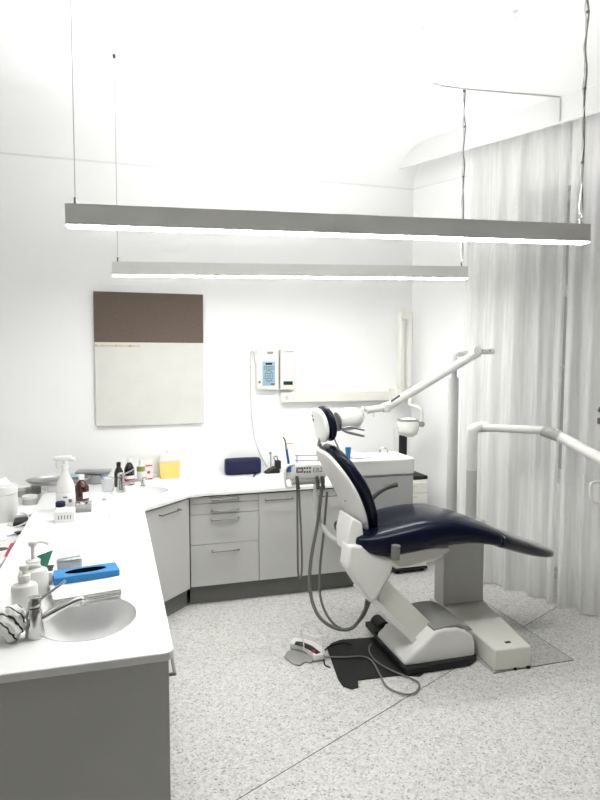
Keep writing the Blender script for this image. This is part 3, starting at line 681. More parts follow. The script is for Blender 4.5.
# wall mounted x-ray with long rail
zr = 1.395
o = thing('wall_xray_unit', 'cream wall x-ray unit with a long horizontal rail and folded arms in the corner', 'x-ray unit', (1.9, yw, 1.0))
l0 = at(281, 397, y=yw); 
z0 = at(340, 401, y=yw).z; z1 = at(340, 391.3, y=yw).z
ra = fin('mounting_rail', B().span((1.295, yw-.07, z0), (2.33, yw-.002, z1)), 'cream', o, bev=.006)
fin('rail_screw', B().cyl((1.335, yw-.07, (z0+z1)/2), (1.335, yw-.074, (z0+z1)/2), .018), 'greyw', ra)
ya = 4.80
t0, t1 = at(397, 312, y=ya), at(401, 389, y=ya)
fin('folded_arm', B().rbox(((t0.x+t1.x)/2+.01, ya, (t0.z+t1.z)/2), (.040, .06, t0.z-t1.z), .01), 'cream', o)
t2, t3 = at(409.5, 312, y=ya), at(409.5, 388, y=ya)
fin('folded_arm', B().rbox((t2.x, ya, (t2.z+t3.z)/2), (.045, .06, t2.z-t3.z), .012), 'cream', o)
fin('arm_joint', B().cyl(((t0.x+t2.x)/2+.01, ya-.045, t0.z-.015), ((t0.x+t2.x)/2+.01, ya+.04, t0.z-.015), .05, n=28), 'cream', o)
fin('arm_mount', B().span((2.29, ya+.02, z0-.01), (2.42, yw-.002, z1+.02)).cyl((2.335, ya, z1-.05), (2.335, ya, t1.z+.0), .028), 'cream', o, bev=.004)
yh = 4.62
a0, a1, a2, a3 = at(410, 389, y=ya), at(410, 404, y=ya-.06), at(419, 408, y=yh), at(420.5, 424, y=yh)
yk = fin('yoke', B().tube([a0, at(410.5, 398, y=ya-.02), a1, at(414, 406, y=ya-.1), a2, at(421.5, 415, y=yh), a3], .016, n=12), 'cream', o)
fin('yoke_knob', B().cyl(a3+Vector((0, -.03, 0)), a3+Vector((0, .03, 0)), .024), 'grey', yk)
hc_ = at(408, 419, y=yh-.03); hw = .09
hd = fin('tube_head', B().lathe((hc_.x, hc_.y, at(408, 436, y=yh).z), [(.045, 0), (.075, .02), (.088, .055), (.09, .1), (.088, .125), (.06, .15), (.01, .16)], n=32), 'plast', o)
fin('head_seam', B().lathe((hc_.x, hc_.y, at(408, 419.5, y=yh).z), [(.0905, 0), (.0915, .003), (.0905, .006)], n=32), 'grey', hd)
cx0 = at(403, 436, y=yh-.03)
fin('beam_cone', B().cyl((cx0.x, hc_.y, at(403, 435, y=yh).z), (cx0.x, hc_.y, at(403, 456, y=yh).z), .034, n=24), 'black', hd)
e0 = at(394.5, 456, y=yh-.06); e1 = at(394.5, 431, y=yh-.06)
fin('positioning_ring', B().tube([e0, e1, e1+Vector((.012, 0, .02)), e1+Vector((.05, .02, .02))], .007, n=8), 'plast', hd)

# corner drawer cart
x0, x1, y0, y1 = 2.155, 2.44, 4.50, 4.86
o = thing('drawer_cart', 'white narrow drawer cart standing in the back right corner', 'cart', ((x0+x1)/2, (y0+y1)/2, 0)); zc = .77
fin('cart_body', B().span((x0, y0+.02, .045), (x1, y1, zc)), 'plast', o, bev=.004)
n = 8
for k in range(n):
    za = .05+k*(zc-.06)/n; d = fin('cart_drawer', B().span((x0+.004, y0, za), (x1-.004, y0+.018, za+(zc-.06)/n-.006)), 'cream', o, bev=.003)
    fin('drawer_pull', B().span(((x0+x1)/2-.04, y0-.008, za+.055), ((x0+x1)/2+.04, y0, za+.062)), 'greyw', d)
fin('cart_base', B().span((x0-.005, y0-.005, .025), (x1+.005, y1+.005, .045)), 'black', o, bev=.006)
for sx in (x0+.03, x1-.03):
    for sy in (y0+.03, y1-.03): fin('caster', B().cyl((sx-.012, sy, .014), (sx+.012, sy, .014), .0135), 'black', o)
o = thing('tabletop_device', 'black and grey tabletop device on top of the corner drawer cart', 'device', ((x0+x1)/2, 4.66, zc))
fin('device_base', B().rbox(((x0+x1)/2+.02, 4.66, zc+.016), (.29, .24, .032), .01), 'black', o)
fin('device_body', B().rbox(((x0+x1)/2-.02, 4.68, zc+.057), (.17, .15, .05), .012), 'greyw', o)
fin('device_top', B().rbox(((x0+x1)/2-.02, 4.68, zc+.092), (.13, .12, .02), .006), 'black', o)

# ------------------------------------------------------------------ DENTAL UNIT (floor box, post, basin, light, instrument arm)
o = U = thing('dental_unit', 'grey and white dental unit with basin, lamp and instrument arms behind the chair', 'dental unit', (2.17, 3.3, 0))
pf = [(2.005, 2.895), (2.232, 2.877), (2.355, 3.52), (2.355, 3.70), (2.03, 3.70), (2.03, 3.52)]
fb = fin('floor_box', B().prism(pf, .003, .13, 'z'), 'cream', o, bev=.01, seg=3)
fin('box_socket', B().rbox((2.13, 2.955, .1305), (.035, .02, .004), .001), 'black', fb)
fin('box_foot', B().cyl((2.215, 2.883, .0025), (2.215, 2.883, .016), .014).cyl((2.13, 2.882, .0025), (2.13, 2.882, .014), .008), 'black', fb)
fin('column', B().span((2.04, 3.53, .13), (2.345, 3.66, .67)), 'post', o, bev=.008)
fin('column_cap', B().span((2.036, 3.526, .67), (2.349, 3.664, .685)), 'greyw', o, bev=.004)
fin('floor_duct', B().span((1.80, 3.56, .0025), (2.03, 3.69, .05)), 'dgrey', o, bev=.006)
# basin
yb = 3.60
bx0, bx1 = at(352, 470, y=yb).x, at(415, 470, y=yb).x
zt_, zm_ = 1.125, 1.008
fin('basin_cabinet', B().span((bx0+.04, yb+.012, .60), (bx1-.004, yb+.26, zm_)), 'cabg', o, bev=.006)
fin('cabinet_arm', B().span((bx1-.03, 3.57, .615), (2.05, 3.64, .665)), 'greyw', o, bev=.006)
cxb = bx0+.02; rb = .15
pl = [(bx1, yb), (bx1, yb+.29)]
for k in range(13):
    t = R(90)+k*R(180)/12; pl.append((cxb+.04+.13*math.cos(t)*.9, yb+.145+.145*math.sin(t)))
bs = fin('basin_block', B().prism(pl, zm_, zt_, 'z'), 'plast', o, bev=.018, seg=4)
fin('spit_bowl', B().rings([[Vector((cxb+.07+r*math.cos(2*math.pi*k/32), yb+.145+r*.9*math.sin(2*math.pi*k/32), zt_+z)) for k in range(32)] for r, z in ((.115, .001), (.12, .008), (.112, .010), (.09, .004), (.04, .0015))]), 'ceramic', bs, ang=60)
fin('cup_filler', B().tube([(bx1-.18, yb+.16, zt_), (bx1-.178, yb+.16, zt_+.035), (bx1-.155, yb+.16, zt_+.045), (bx1-.13, yb+.16, zt_+.03), (bx1-.128, yb+.16, zt_+.01)], .006), 'chrome', bs)
# light pole and arm
yp = 3.595
a_ = at(451.5, 505, y=yp); xp = a_.x; z1_ = at(451.5, 378, y=yp).z; z2_ = at(451.5, 354, y=yp).z
lp = fin('lamp_pole', B().cyl((xp, yp, .685), (xp, yp, z1_), .0345, n=32).cyl((xp, yp, z1_), (xp, yp, z1_+.006), .03, n=32), 'greyw', o)
e1 = at(470, 352, y=yp); e2 = at(478, 351.5, y=yp); e3 = at(491, 350.5, y=yp)
fin('pole_neck', B().tube([(xp, yp, z1_), (xp, yp, z2_-.03), (xp+.008, yp, z2_-.005), (xp+.04, yp, z2_+.005), e1], .022, n=18), 'greyw', lp)
ar = fin('balance_arm', B().cyl(at(478, 352.5, y=yp-.05), at(386, 407.5, y=3.52), .028, .026, n=24), 'plast', o)
fin('arm_knuckle', B().cyl(at(471, 350.5, y=yp)+Vector((0, .02, 0)), at(471, 350.5, y=yp)+Vector((0, -.08, 0)), .03, n=24).rbox((e1+e3)/2+Vector((.01, -.02, 0)), (.15, .05, .042), .012), 'plast', ar)
fin('knuckle_badge', B().box(at(481, 350.5, y=yp-.048), (.026, .003, .009)).box(at(490, 350.5, y=yp-.048), (.01, .003, .01)), 'dgrey', ar)
fin('arm_slot', B().cyl(at(391, 401, y=3.50), at(400, 395.5, y=3.50), .006, n=8), 'dgrey', ar)
f0, f1 = at(386, 407.5, y=3.52), at(366, 410.5, y=3.5)
fa = fin('fore_arm', B().cyl(f0, f1, .021, n=20).lathe(f0-Vector((0, 0, .03)), [(.018, 0), (.029, .008), (.029, .05), (.018, .058)]).cyl(at(374, 409, y=3.5), at(374, 417, y=3.5), .005), 'plast', o)
yl = 3.47; L = lambda u, v, y=yl: at(u, v, y=y)
lh = fin('lamp_head', B().lathe(L(337, 421), [(.035, 0), (.058, .012), (.068, .04), (.07, .09), (.058, .135), (.034, .158), (.008, .165)], n=32, rot=Matrix.Rotation(R(82), 4, 'Y')), 'plast', o)
fin('lamp_reflector', B().lathe(L(336, 422), [(.045, 0), (.058, .004), (.058, .014), (.03, .016)], n=32, rot=Matrix.Rotation(R(82), 4, 'Y')), 'dgrey', lh)
fin('lamp_yoke', B().tube([f1, L(363, 408), L(364, 416), L(360, 424), L(356, 428), L(357, 420)], .009, n=10), 'plast', lh)
for k in (0, 1):
    fin('grip_handle', B().tube([L(342, 428+k*1.5, yl-.05), L(350, 427+k*6, yl-.06), L(364, 430+k*6, yl-.06)], .0075, n=10), 'steel', lh)
# instrument arm
yq = 3.595
x_ = at(471, 505, y=yq).x; zt2 = at(471, 427, y=yq).z
ip = fin('instrument_pole', B().cyl((x_, yq, .685), (x_, yq, at(471, 470, y=yq).z), .036, n=32), 'greyw', o)
fin('pole_sleeve', B().tube([(x_, yq, at(471, 470, y=yq).z), (x_, yq, zt2-.05), (x_+.012, yq, zt2-.018), (x_+.045, yq, zt2-.004), (x_+.1, yq, zt2-.002)], .036, n=24), 'plast', ip)
g0 = at(479, 427.5, y=yq); g1 = at(543, 430, y=3.36)
fin('swing_arm', B().cyl(g0, g1, .027, n=24), 'plast', o)
bl = B(); g2 = at(560, 436.5, y=3.27); K = 7
for k in range(K):
    t0, t1 = k/K, (k+.62)/K; c0, c1 = g1.lerp(g2, t0), g1.lerp(g2, t1); bl.cyl(c0, c1, .040, n=24)
bl.cyl(g1, g2, .034, n=24); fin('bellows', bl, 'greyw', o)
YE = 2.98; g3 = at(606, 462, y=YE)
fin('drop_arm', B().cyl(g2, g3, .034, n=24), 'plast', o)
# delivery head at the right edge, mostly beyond the frame
g4 = g3+Vector((.012, 0, 0))
dl = fin('delivery_head', B().rbox(g4+Vector((.04, 0, -.07)), (.075, .07, .2), .02).rbox(g4+Vector((.1, 0, -.17)), (.14, .05, .04), .01).rbox(g4+Vector((.40, .0, -.19)), (.50, .34, .07), .02), 'plast', o)
hz = g4+Vector((.02, -.05, -.13))
H0 = [at(600, 482, y=YE-.02), at(593, 482.5, y=YE-.02), at(590.5, 486, y=YE-.02), at(591, 497, y=YE-.02), at(594, 502, y=YE-.02), at(600, 504, y=YE-.02), at(608, 504, y=YE-.02)]
fin('pull_handle', B().tube([at(610, 482, y=YE-.02)]+H0, .0085, n=12), 'plast', dl)
q = at(603, 425, y=YE)
fin('instrument_whip', B().tube([g4+Vector((.05, 0, -.15)), q+Vector((.02, 0, .05)), at(599, 411, y=YE), at(604, 404, y=YE)], .008, n=10).cyl(at(600, 418, y=YE), at(599.5, 424, y=YE), .014), 'dgrey', dl)

# ------------------------------------------------------------------ DENTAL CHAIR
yc = 3.30
C = thing('dental_chair', 'navy padded dental chair on a white lifting arm in the middle of the room', 'dental chair', (1.75, yc, 0))
yn, yfr = 3.03, 3.42
ft = [at(u, v, y=yn) for u, v in ((404, 667), (405.5, 661), (436, 631), (446, 628.5), (458, 628), (467, 631), (473, 636), (475.5, 643), (475.5, 667))]
fin('foot_housing', B().prism([(q.x, q.z) for q in ft], yn, yfr), 'plast', C, bev=.02, seg=4)
ub = fin('foot_skirt', B().prism([(1.50, 2.99), (1.90, 2.99), (1.975, 3.03), (1.985, 3.1), (1.985, 3.44), (1.5, 3.44)], .002, .045, 'z'), 'black', C, bev=.008)
fin('foot_cover_plate', B().prism([(1.70, .215), (1.86, .222), (1.93, .19), (1.955, .185), (1.93, .212), (1.865, .2325), (1.80, .235), (1.70, .2255)], yn+.012, yfr-.012), 'grey', C)
fin('rear_prong', B().prism([(q.x, q.z) for q in (at(384, 645, y=3.42), at(385, 638, y=3.42), at(391, 628, y=3.42), at(398, 632, y=3.42), at(410, 647, y=3.42))], 3.40, 3.50), 'plast', C, bev=.01)
rl = at(381, 629, y=3.55)
fin('rear_roller', B().cyl((rl.x, 3.50, .045), (rl.x, 3.62, .045), .044, n=24).span((rl.x, 3.46, .02), (1.52, 3.62, .05)), 'black', C)
# lift arm
bt = [at(u, v, y=3.12) for u, v in ((364, 596), (384, 577), (437, 629), (421, 650))]
fin('lift_arm', B().prism([(q.x, q.z) for q in bt], 3.12, 3.30), 'cream', C, bev=.006)
bt = [at(u, v, y=3.10) for u, v in ((366, 597), (370, 593), (424, 646), (420, 651))]
fin('arm_side_strip', B().prism([(q.x, q.z) for q in bt], 3.095, 3.12), 'plast', C, bev=.003)  # white plastic strip along the lower near side of the lift arm
hp = [at(u, v, y=3.08) for u, v in ((347, 569), (350, 546), (362, 546), (372, 553), (396, 559), (391, 576), (384, 588), (376, 601), (370, 603))]
fin('seat_carrier', B().prism([(q.x, q.z) for q in hp], 3.08, 3.21), 'plast', C, bev=.016, seg=3)
cr = [at(u, v, y=3.2) for u, v in ((386, 556), (391, 564), (404, 563.5), (430, 556), (443, 548), (443, 543), (380, 545))]
fin('seat_underframe', B().prism([(q.x, q.z) for q in cr], 3.12, 3.5), 'cream', C, bev=.012)
# seat: superellipse loft along x
def loft(secs, m, name, parent, e=.6, sub=1, n=28, label=None):
    rs = []
    for x, zt__, zb__, hw_ in secs:
        r_ = []
        for j in range(n):
            a_ = 2*math.pi*j/n; ca, sa = math.cos(a_), math.sin(a_)
            yy_ = hw_*math.copysign(abs(ca)**e, ca); zz_ = (zt__+zb__)/2+(zt__-zb__)/2*math.copysign(abs(sa)**(e*1.1), sa)
            r_.append(Vector((x, yc+yy_, zz_)))
        rs.append(r_)
    return fin(name, B().rings(rs), m, parent, ang=180, sub=sub, label=label)
seat = [(1.235, .775, .735, .15), (1.25, .79, .71, .20), (1.30, .80, .662, .238), (1.40, .815, .638, .25), (1.52, .838, .638, .255), (1.65, .86, .652, .258), (1.80, .865, .668, .258), (1.92, .84, .672, .255), (2.04, .80, .665, .25), (2.16, .75, .637, .242), (2.18, .742, .632, .238)]
loft(seat, 'navy', 'seat', C)
foot = [(2.165, .745, .631, .242), (2.18, .74, .625, .242), (2.30, .692, .582, .232), (2.42, .643, .548, .222), (2.50, .608, .53, .205), (2.57, .582, .52, .175), (2.615, .566, .518, .13), (2.632, .556, .523, .08)]
loft(foot, 'navyd', 'foot_rest_cover', C, label='dark glossy protective cover over the foot end')
# backrest
def shell(A_, Bv, nrm, secs, off0, off1, m, name, parent, curve=0, e=.62, n=28):
    """secs: (t, half width, thickness scale); lofted from A_ to Bv, slab from off0 to off1 along the normal"""
    A_, Bv, nrm = Vector(A_), Vector(Bv), Vector(nrm).normalized(); rs = []
    for t, hw_, k in secs:
        c = A_.lerp(Bv, t)-nrm*curve*math.sin(math.pi*max(0, min(1, t)))
        mid_ = (off0+off1)/2; th = (off1-off0)/2*k; r_ = []
        for j in range(n):
            a_ = 2*math.pi*j/n; ca, sa = math.cos(a_), math.sin(a_)
            r_.append(c+Vector((0, hw_*math.copysign(abs(ca)**e, ca), 0))+nrm*(mid_+th*math.copysign(abs(sa)**e, sa)))
        rs.append(r_)
    return fin(name, B().rings(rs), m, parent, ang=180, sub=1)
BA, BB = Vector((1.355, yc, .765)), Vector((1.105, yc, 1.245)); bd = (BB-BA).normalized(); bn = Vector((bd.z, 0, -bd.x))
egg = [(-.03, .04, .4), (-.015, .08, .75), (.04, .125, .95), (.14, .165, 1), (.32, .205, 1), (.5, .225, 1), (.68, .215, 1), (.84, .18, 1), (.94, .135, .9), (.985, .095, .7), (1.0, .06, .4)]
bk = shell(BA, BB, bn, [(t, w*1.0, k) for t, w, k in egg], -.022, .016, 'plast', 'backrest_shell', C, curve=-.022)
shell(BA, BB, bn, [(t*1.01-.003, w*1.03, k) for t, w, k in egg], .016, .082, 'navy', 'backrest_pad', C, curve=-.03)
pcen = (BA.lerp(BB, .36))-bn*.004; fin('shell_screw', B().cyl(pcen+Vector((0, .02, 0)), pcen-bn*.003+Vector((0, .02, 0)), .006), 'dgrey', bk)
# rear spine joining backrest to carrier
fin('back_hinge', B().prism([(q.x, q.z) for q in [at(u, v, y=3.1) for u, v in ((350, 556), (349, 536), (353, 518), (364, 524), (366, 540), (364, 556))]], 3.12, 3.32), 'plast', C, bev=.012)
# headrest
HA, HB = Vector((1.108, yc, 1.298)), Vector((1.07, yc, 1.488)); hd_ = (HB-HA).normalized(); hn = Vector((hd_.z, 0, -hd_.x))
he = [(-.02, .035, .4), (.0, .06, .7), (.1, .09, 1), (.3, .112, 1), (.55, .116, 1), (.8, .1, 1), (.93, .072, .9), (1.0, .04, .5)]
hs = shell(HA, HB, hn, he, -.018, .022, 'plast', 'headrest_shell', C, curve=-.012)
shell(HA, HB, hn, [(t*1.03-.01, w*1.05, k) for t, w, k in he], .022, .065, 'navy', 'headrest_pad', C, curve=-.016)
for k in range(2):
    pz = HA.lerp(HB, .62+k*.13)-hn*.006+Vector((0, .065, 0)); fin('shell_clip', B().cyl(pz, pz-hn*.003, .009, n=12), 'black', hs)
fin('headrest_stem', B().tube([HA+hn*.0+hd_*.03, HA-hn*.02-hd_*.01, HA-hn*.012-hd_*.035, BB-bd*.0+bn*.015, BB-bd*.08+bn*.005], .009, n=10).lathe(HA-hn*.02-hd_*.028, [(.008, 0), (.014, .004), (.014, .016), (.008, .02)], n=12), 'steel', C)
# armrest
am = [at(u, v, y=3.36) for u, v in ((368, 504), (375, 495), (384, 488.5), (392, 485.5), (397, 484.5))]
fin('armrest', B().tube(am, .016, n=12), 'dgrey', C)
pk = at(398.5, 554, y=3.0)
fin('armrest_socket', B().cyl((pk.x-.006, 3.03, pk.z-.038), (pk.x-.002, 3.03, pk.z+.040), .025, n=24).cyl((pk.x-.002, 3.03, pk.z+.040), (pk.x-.002, 3.03, pk.z+.043), .017, n=24), 'hose', C)
# assistant holder
ya_ = 3.62
T = lambda u, v, y=ya_: at(u, v, y=y)
x0 = T(285, 475).x; x1 = T(327, 475).x; zt_ = T(305, 464).z; zb_ = T(305, 479).z
ho = fin('assistant_holder', B().rbox(((x0+x1)/2, ya_+.03, (zt_+zb_)/2), (x1-x0, .07, zt_-zb_), .014), 'plast', C)
fin('holder_underbody', B().cyl((x0+.05, ya_+.03, zb_-.012), (x1-.01, ya_+.03, zb_-.012), .03, n=24), 'greyw', ho)
fin('holder_loop', B().tube([(x0+.06, ya_-.0, zt_+.004), (x0+.012, ya_-.012, zt_-.006), (x0-.004, ya_-.015, zt_-.04), (x0-.002, ya_-.015, zb_-.02), (x0+.02, ya_-.012, zb_-.045), (x0+.07, ya_, zb_-.04)], .009, n=10), 'plast', ho)
b = B()
for v in (455.5, 460.5): b.cyl(T(295, v), T(320, v-.3), .0035, n=8)
for u in (297, 318): b.cyl(T(u, 455.5), T(u, 465), .003, n=8)
fin('rack_rail', b, 'steel', ho)
kp = ya_-.0055
fin('display', B().box((T(299.5, 470).x, kp, T(299, 470).z), (.045, .003, .034)), 'print', ho)
fin('display_glass', B().box((T(299.5, 470).x, kp-.002, T(299, 470).z), (.026, .002, .014)), 'greyw', ho)
for j in range(3):
    for k in range(2): fin('key', B().box((T(304.5+j*2.6, 468).x, kp, T(305, 468+k*3.8).z), (.012, .003, .014)), 'print', ho)
curve_text('holder_print', 'EB2', .042, (T(317.5, 470).x, kp, T(317, 470).z), Matrix.Rotation(R(90), 4, 'X'), 'print', ho)
fin('blue_insert', B().rbox(T(288.5, 469)+Vector((0, -.003, 0)), (.028, .02, .034), .003), 'bluep', ho)
hl = []
for u in (296, 321, 316):
    p = T(u, 481); hl.append(fin('hose_socket', B().cyl(p+Vector((-.004, -.03, .036)), p+Vector((.006, -.03, -.045)), .010, .013, n=14), 'dgrey', ho))
def hose(pts, r=.009, m='hose', p=C): return fin('hose', B().tube([at(u, v, y=y) for u, v, y in pts], r, n=10, sm=8), m, p)
ys_ = ya_-.03
hose([(297, 486, ys_), (297.5, 520, ys_), (297.8, 560, ys_), (298.5, 576, ys_), (300.5, 578, ys_), (302, 565, ys_+.02), (301, 530, ys_+.02), (299, 490, ys_)], .0065)
hose([(322, 486, ys_), (318, 520, ys_), (311, 560, ys_-.03), (310, 590, ys_-.07), (318, 615, ys_-.12), (335, 628, ys_-.17), (352, 628, ys_-.2), (364, 612, ys_-.22), (367, 600, ys_-.25)], .011)
hose([(327, 492, ys_), (324, 530, ys_), (320, 570, ys_), (321, 600, ys_-.05), (332, 622, ys_-.12), (348, 630, ys_-.18), (362, 618, ys_-.2), (370, 602, ys_-.23)], .008)
fin('holder_arm', B().tube([T(316, 482, ya_+.03), T(316, 500), T(320, 520), T(328, 534, ya_-.08), T(338, 541, ya_-.16), T(352, 545, ya_-.22)], .0165, n=14), 'greyw', C)
# curing light standing in the holder
o = thing('curing_light', 'slim blue handpiece with dark curved tip and orange shield', 'handpiece', T(288.5, 466))
fin('handle', B().cyl(T(289, 465.5), T(286.5, 449), .0085, .0075, n=16), 'bluep', o)
fin('neck_ring', B().cyl(T(286.5, 449), T(286, 446.5), .008, n=16), 'steel', o)
fin('light_guide', B().tube([T(286, 447), T(285.5, 442.5), T(284.5, 439), T(282.8, 437.3)], .0045, n=10), 'dgrey', o)
fin('orange_shield', B().lathe(T(289.5, 443.5), [(.9, -.003), (1, 0), (.9, .003)], n=24, sx=.024, sy=.02), 'orange', o)
# cup and handpieces behind the backrest
p = Vector((T(347, 463, yb+.08).x, yb+.06, 1.125)) 
o = thing('drinking_cup', 'small blue cup on the unit basin, behind the navy backrest', 'cup', p)
fin('cup_wall', B().lathe(p, [(.014, 0), (.02, .075), (.018, .075), (.012, .004)], n=24), 'cupb', o)
p = T(334, 438, ya_); 
fin('suction_wand', B().tube([T(343, 457, ya_-.01), T(338, 447, ya_-.01), T(334, 438, ya_-.01)], .0045, n=8).lathe(T(342, 456.5, ya_-.01)-Vector((0, 0, .008)), [(.004, 0), (.009, .004), (.009, .012), (.004, .016)], n=12), 'dgrey', C)
fin('control_knob', B().lathe(T(331.5, 450.5, 3.48), [(.006, -.02), (.016, -.012), (.018, .0), (.016, .014), (.006, .02)], n=18), 'black', C)

# ------------------------------------------------------------------ floor things
mt = [at(u, v, z=0) for u, v in ((327, 649), (331, 644), (340, 640.5), (384, 637), (420, 640), (440, 660), (420, 677), (399, 676), (358, 681), (358.5, 688), (352, 690), (343, 687), (338, 680))]
tag(fin('floor_mat', B().prism([(q.x, q.y) for q in mt], .001, .006, 'z'), 'black', bev=.002), 'black rubber mat on the floor under the chair foot', 'mat')
c = at(308, 652, z=.01)
o = thing('foot_control', 'white and black foot control with a wire handle on the floor', 'foot pedal', (c.x, c.y, 0))
pl = [at(u, v, z=0) for u, v in ((284, 658), (287, 653), (293, 651), (312, 656), (316, 660), (311, 664), (305, 663), (300, 667), (293, 665))]
fin('pedal_plate', B().prism([(q.x, q.y) for q in pl], .001, .012, 'z'), 'grey', o, bev=.004)
zz = .04
pl = [at(u, v, z=0) for u, v in ((290, 650), (293, 644), (303, 645), (314, 648), (324, 655), (325, 661), (314, 663), (311, 659), (303, 653), (296, 651.5))]
hs = fin('pedal_housing', B().prism([(q.x, q.y) for q in pl], .006, .045, 'z'), 'plast', o, bev=.008, seg=3)
pl = [at(u, v, z=.046) for u, v in ((294.5, 644.2), (296, 641.5), (303, 642.2), (312, 646), (320.5, 652.5), (316, 654), (309, 649.5), (302, 646))]
fin('pedal_panel', B().prism([(q.x, q.y) for q in pl], .044, .0475, 'z'), 'blackp', hs)
p = at(313.5, 651.5, z=.0475); fin('pedal_button', B().cyl(p, p+Z*.003, .014), 'pink', hs)
p = at(301, 644.5, z=.0475); fin('pedal_button', B().cyl(p, p+Z*.003, .014), 'dgrey', hs)
w0, w1 = at(304, 650, z=.04), at(323, 656, z=.04)
fin('wire_handle', B().tube([w0, Vector((w0.x, w0.y+.02, .10)), at(300.5, 633.5, y=w0.y+.03), at(301.5, 629, y=w0.y+.03)], .004, n=8, sm=2).tube([at(301.5, 630, y=w0.y+.03), at(304, 633.5, y=w0.y+.03), at(318, 637.5, y=w1.y+.02), at(323, 635.5, y=w1.y+.02)], .006, n=8, sm=2).tube([at(322, 636, y=w1.y+.02), w1], .003, n=8, sm=1), 'plast', o)
def fl(pts, r, z=.009): return B().tube([at(u, v, z=z) for u, v in pts], r, n=8, sm=8)
fin('pedal_cable', fl(((325, 657), (345, 657), (362, 656.5), (372, 661), (380, 675), (385, 684), (392, 690), (405, 694), (414, 693), (419, 688), (418, 682), (408, 677), (395, 672), (380, 664), (371, 655), (369, 648), (371, 644)), .0048, .0115), 'hose', o)
fin('pedal_cable', fl(((325, 650), (330, 646), (343, 643), (352, 645)), .004, .0115), 'black', o)
fin('pedal_cable', fl(((324, 660), (325, 665), (330, 667.5)), .004, .006), 'black', o)

# ------------------------------------------------------------------ things on the side desk
p = at(2, 520, z=ZD); p = Vector((p.x, p.y, ZD))
r = .092
o = thing('white_tub', 'large white lidded tub at the left edge on the side desk', 'tub', p)
h = at(10, 486, y=p.y).z-ZD
fin('tub_body', B().lathe(p, [(r*.95, 0), (r, .006), (r*1.0, h-.05), (r*.96, h-.04)], n=40), 'plast', o)
fin('tub_lid', B().lathe(p+Z*(h-.045), [(r*.98, 0), (r*1.03, .004), (r*1.03, .045), (r*.98, .052), (.01, .053)], n=40), 'plast', o)
tag(fin('paper_slip', B().rings([[p+Vector((-.07, -.05, h+.010)), p+Vector((.065, -.02, h+.010)), p+Vector((.02, .06, h+.045)), p+Vector((-.07, .03, h+.012))], [p+Vector((-.07, -.05, h+.012)), p+Vector((.065, -.02, h+.012)), p+Vector((.02, .06, h+.047)), p+Vector((-.07, .03, h+.014))]]), 'paper'), 'white paper slip lying on the lid of the large tub', 'paper')
for (u, v, r_, h_), lb in (((30, 504, .05, .06), 'low white jar behind the large tub, next to the counter edge'), ((24, 496, .05, .07), 'white jar farthest back beside the large tub')):
    q = at(u, v, z=ZD); 
    o = thing('small_jar', lb, 'jar', (q.x, q.y, ZD)); q = Vector((q.x, q.y, ZD))
    fin('jar_body', B().lathe(q, [(r_*.92, 0), (r_*.95, .004), (r_*.95, h_*.65), (r_*.9, h_*.7)]), 'greyw', o); fin('jar_lid', B().lathe(q+Z*h_*.68, [(r_, 0), (r_, h_*.3), (r_*.93, h_*.34)]), 'plast', o)
q = at(39, 493, z=ZD); q = Vector((q.x-.02, q.y, ZD))
o = thing('steel_jar', 'small steel capped jar at the back end of the side desk', 'jar', q)
fin('jar_body', B().lathe(q, [(.034, 0), (.036, .003), (.036, .045)]), 'grey', o); fin('jar_lid', B().lathe(q+Z*.045, [(.038, 0), (.038, .016), (.02, .02)]), 'steel', o)
# white box, black pouch
q = at(28, 516, z=ZD)
tag(fin('flat_box', B().rbox((q.x-.02, q.y+.02, ZD+.018), (.14, .26, .034), .003, R(-4)), 'paper'), 'flat white box between the large tub and the counter edge', 'box')
q = at(26, 523, z=ZD)
tag(fin('black_pouch', B().rbox((q.x-.01, q.y-.02, ZD+.014), (.11, .15, .026), .008, R(5)), 'black'), 'small black pouch right of the large tub', 'pouch')
tag(fin('electric_cable', B().tube([at(20, 513, z=ZD+.034), at(25, 513.5, z=ZD+.04), at(29, 518, z=ZD+.035), at(27, 522, z=ZD+.034), at(15, 527, z=ZD+.007), at(8, 525, z=ZD+.007)], .005, n=8), 'plast'), 'white cord curling over the black pouch', 'cord')
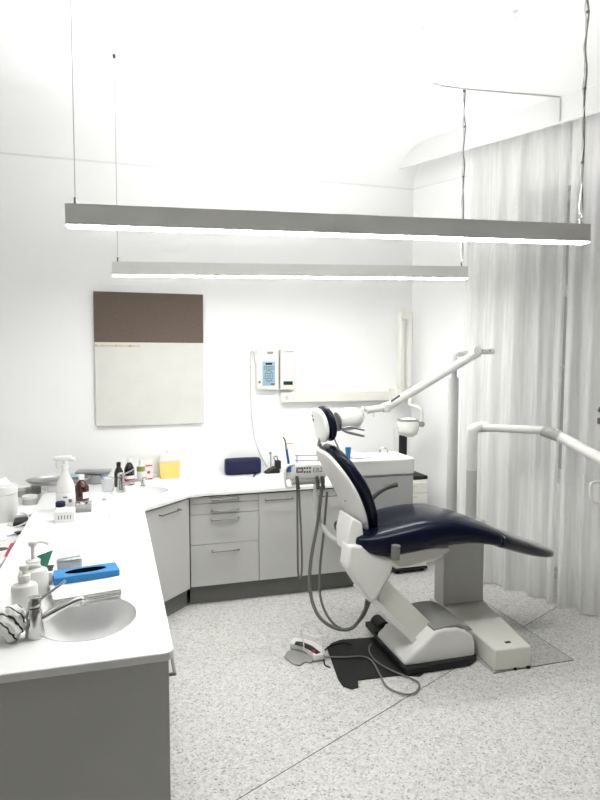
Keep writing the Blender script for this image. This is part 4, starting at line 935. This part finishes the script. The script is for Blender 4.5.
# scissors
o = thing('hair_scissors', 'scissors with black grip on the papers left of the pump bottles', 'scissors', at(14, 534, z=ZD)); z_ = ZD+.012
fin('blade', B().tube([at(7, 536, z=z_), at(16, 533.5, z=z_)], .0035, n=6, sm=1), 'steel', o)
fin('grip', B().lathe(at(18.7, 532.5, z=z_), [(.8, -.006), (1, 0), (.8, .006)], n=20, sx=.026, sy=.022), 'blackp', o)
# papers
rr = random.Random(5)
for k, (u, v, a_, lb) in enumerate(((6, 556, 10, 'white sheet on the desk nearest the camera'), (3, 533, -14, 'white sheet on the desk in front of the tub'))):
    q = at(u, v, z=ZD); tag(fin('paper_sheet', B().box((q.x-.04, q.y, ZD+.002+k*.002), (.24, .30, .0015), R(a_)), 'paper'), lb, 'paper')
q = at(6, 549, z=ZD)
o = thing('printed_box', 'flat white box with a red printed strip and black round spot', 'box', (q.x-.03, q.y, ZD+.0055), R(0))
zz = ZD+.0055
cs = [at(-8, 572, z=zz+.02), at(3, 562, z=zz+.02), at(15.5, 540, z=zz+.02), at(-4, 545, z=zz+.02)]
cs = [(q_.x, q_.y) for q_ in cs]
fin('box_body', B().prism(cs, zz, zz+.02, 'z'), 'plast', o, bev=.002)
st_ = [at(4, 556.5, z=zz+.0215), at(7, 556, z=zz+.0215), at(14.5, 542.5, z=zz+.0215), at(10.5, 543, z=zz+.0215)]
fin('printed_strip', B().prism([(q_.x, q_.y) for q_ in st_], zz+.0195, zz+.021, 'z'), 'pink', o)
q = at(1.5, 549, z=zz+.021); fin('black_spot', B().lathe((q.x, q.y, zz+.0195), [(1, 0), (1, .0016)], n=28, sx=.03, sy=.03), 'blackp', o)

# ------------------------------------------------------------------ light
w = bpy.data.worlds.new('world'); S.world = w; w.use_nodes = True
bg = w.node_tree.nodes['Background']; bg.inputs[0].default_value = (.5, .5, .5, 1); bg.inputs[1].default_value = .25
S.view_settings.view_transform = 'Standard'; S.view_settings.look = 'None'; S.view_settings.gamma = 1; S.view_settings.use_curve_mapping = False
S.view_settings.exposure = 1.0
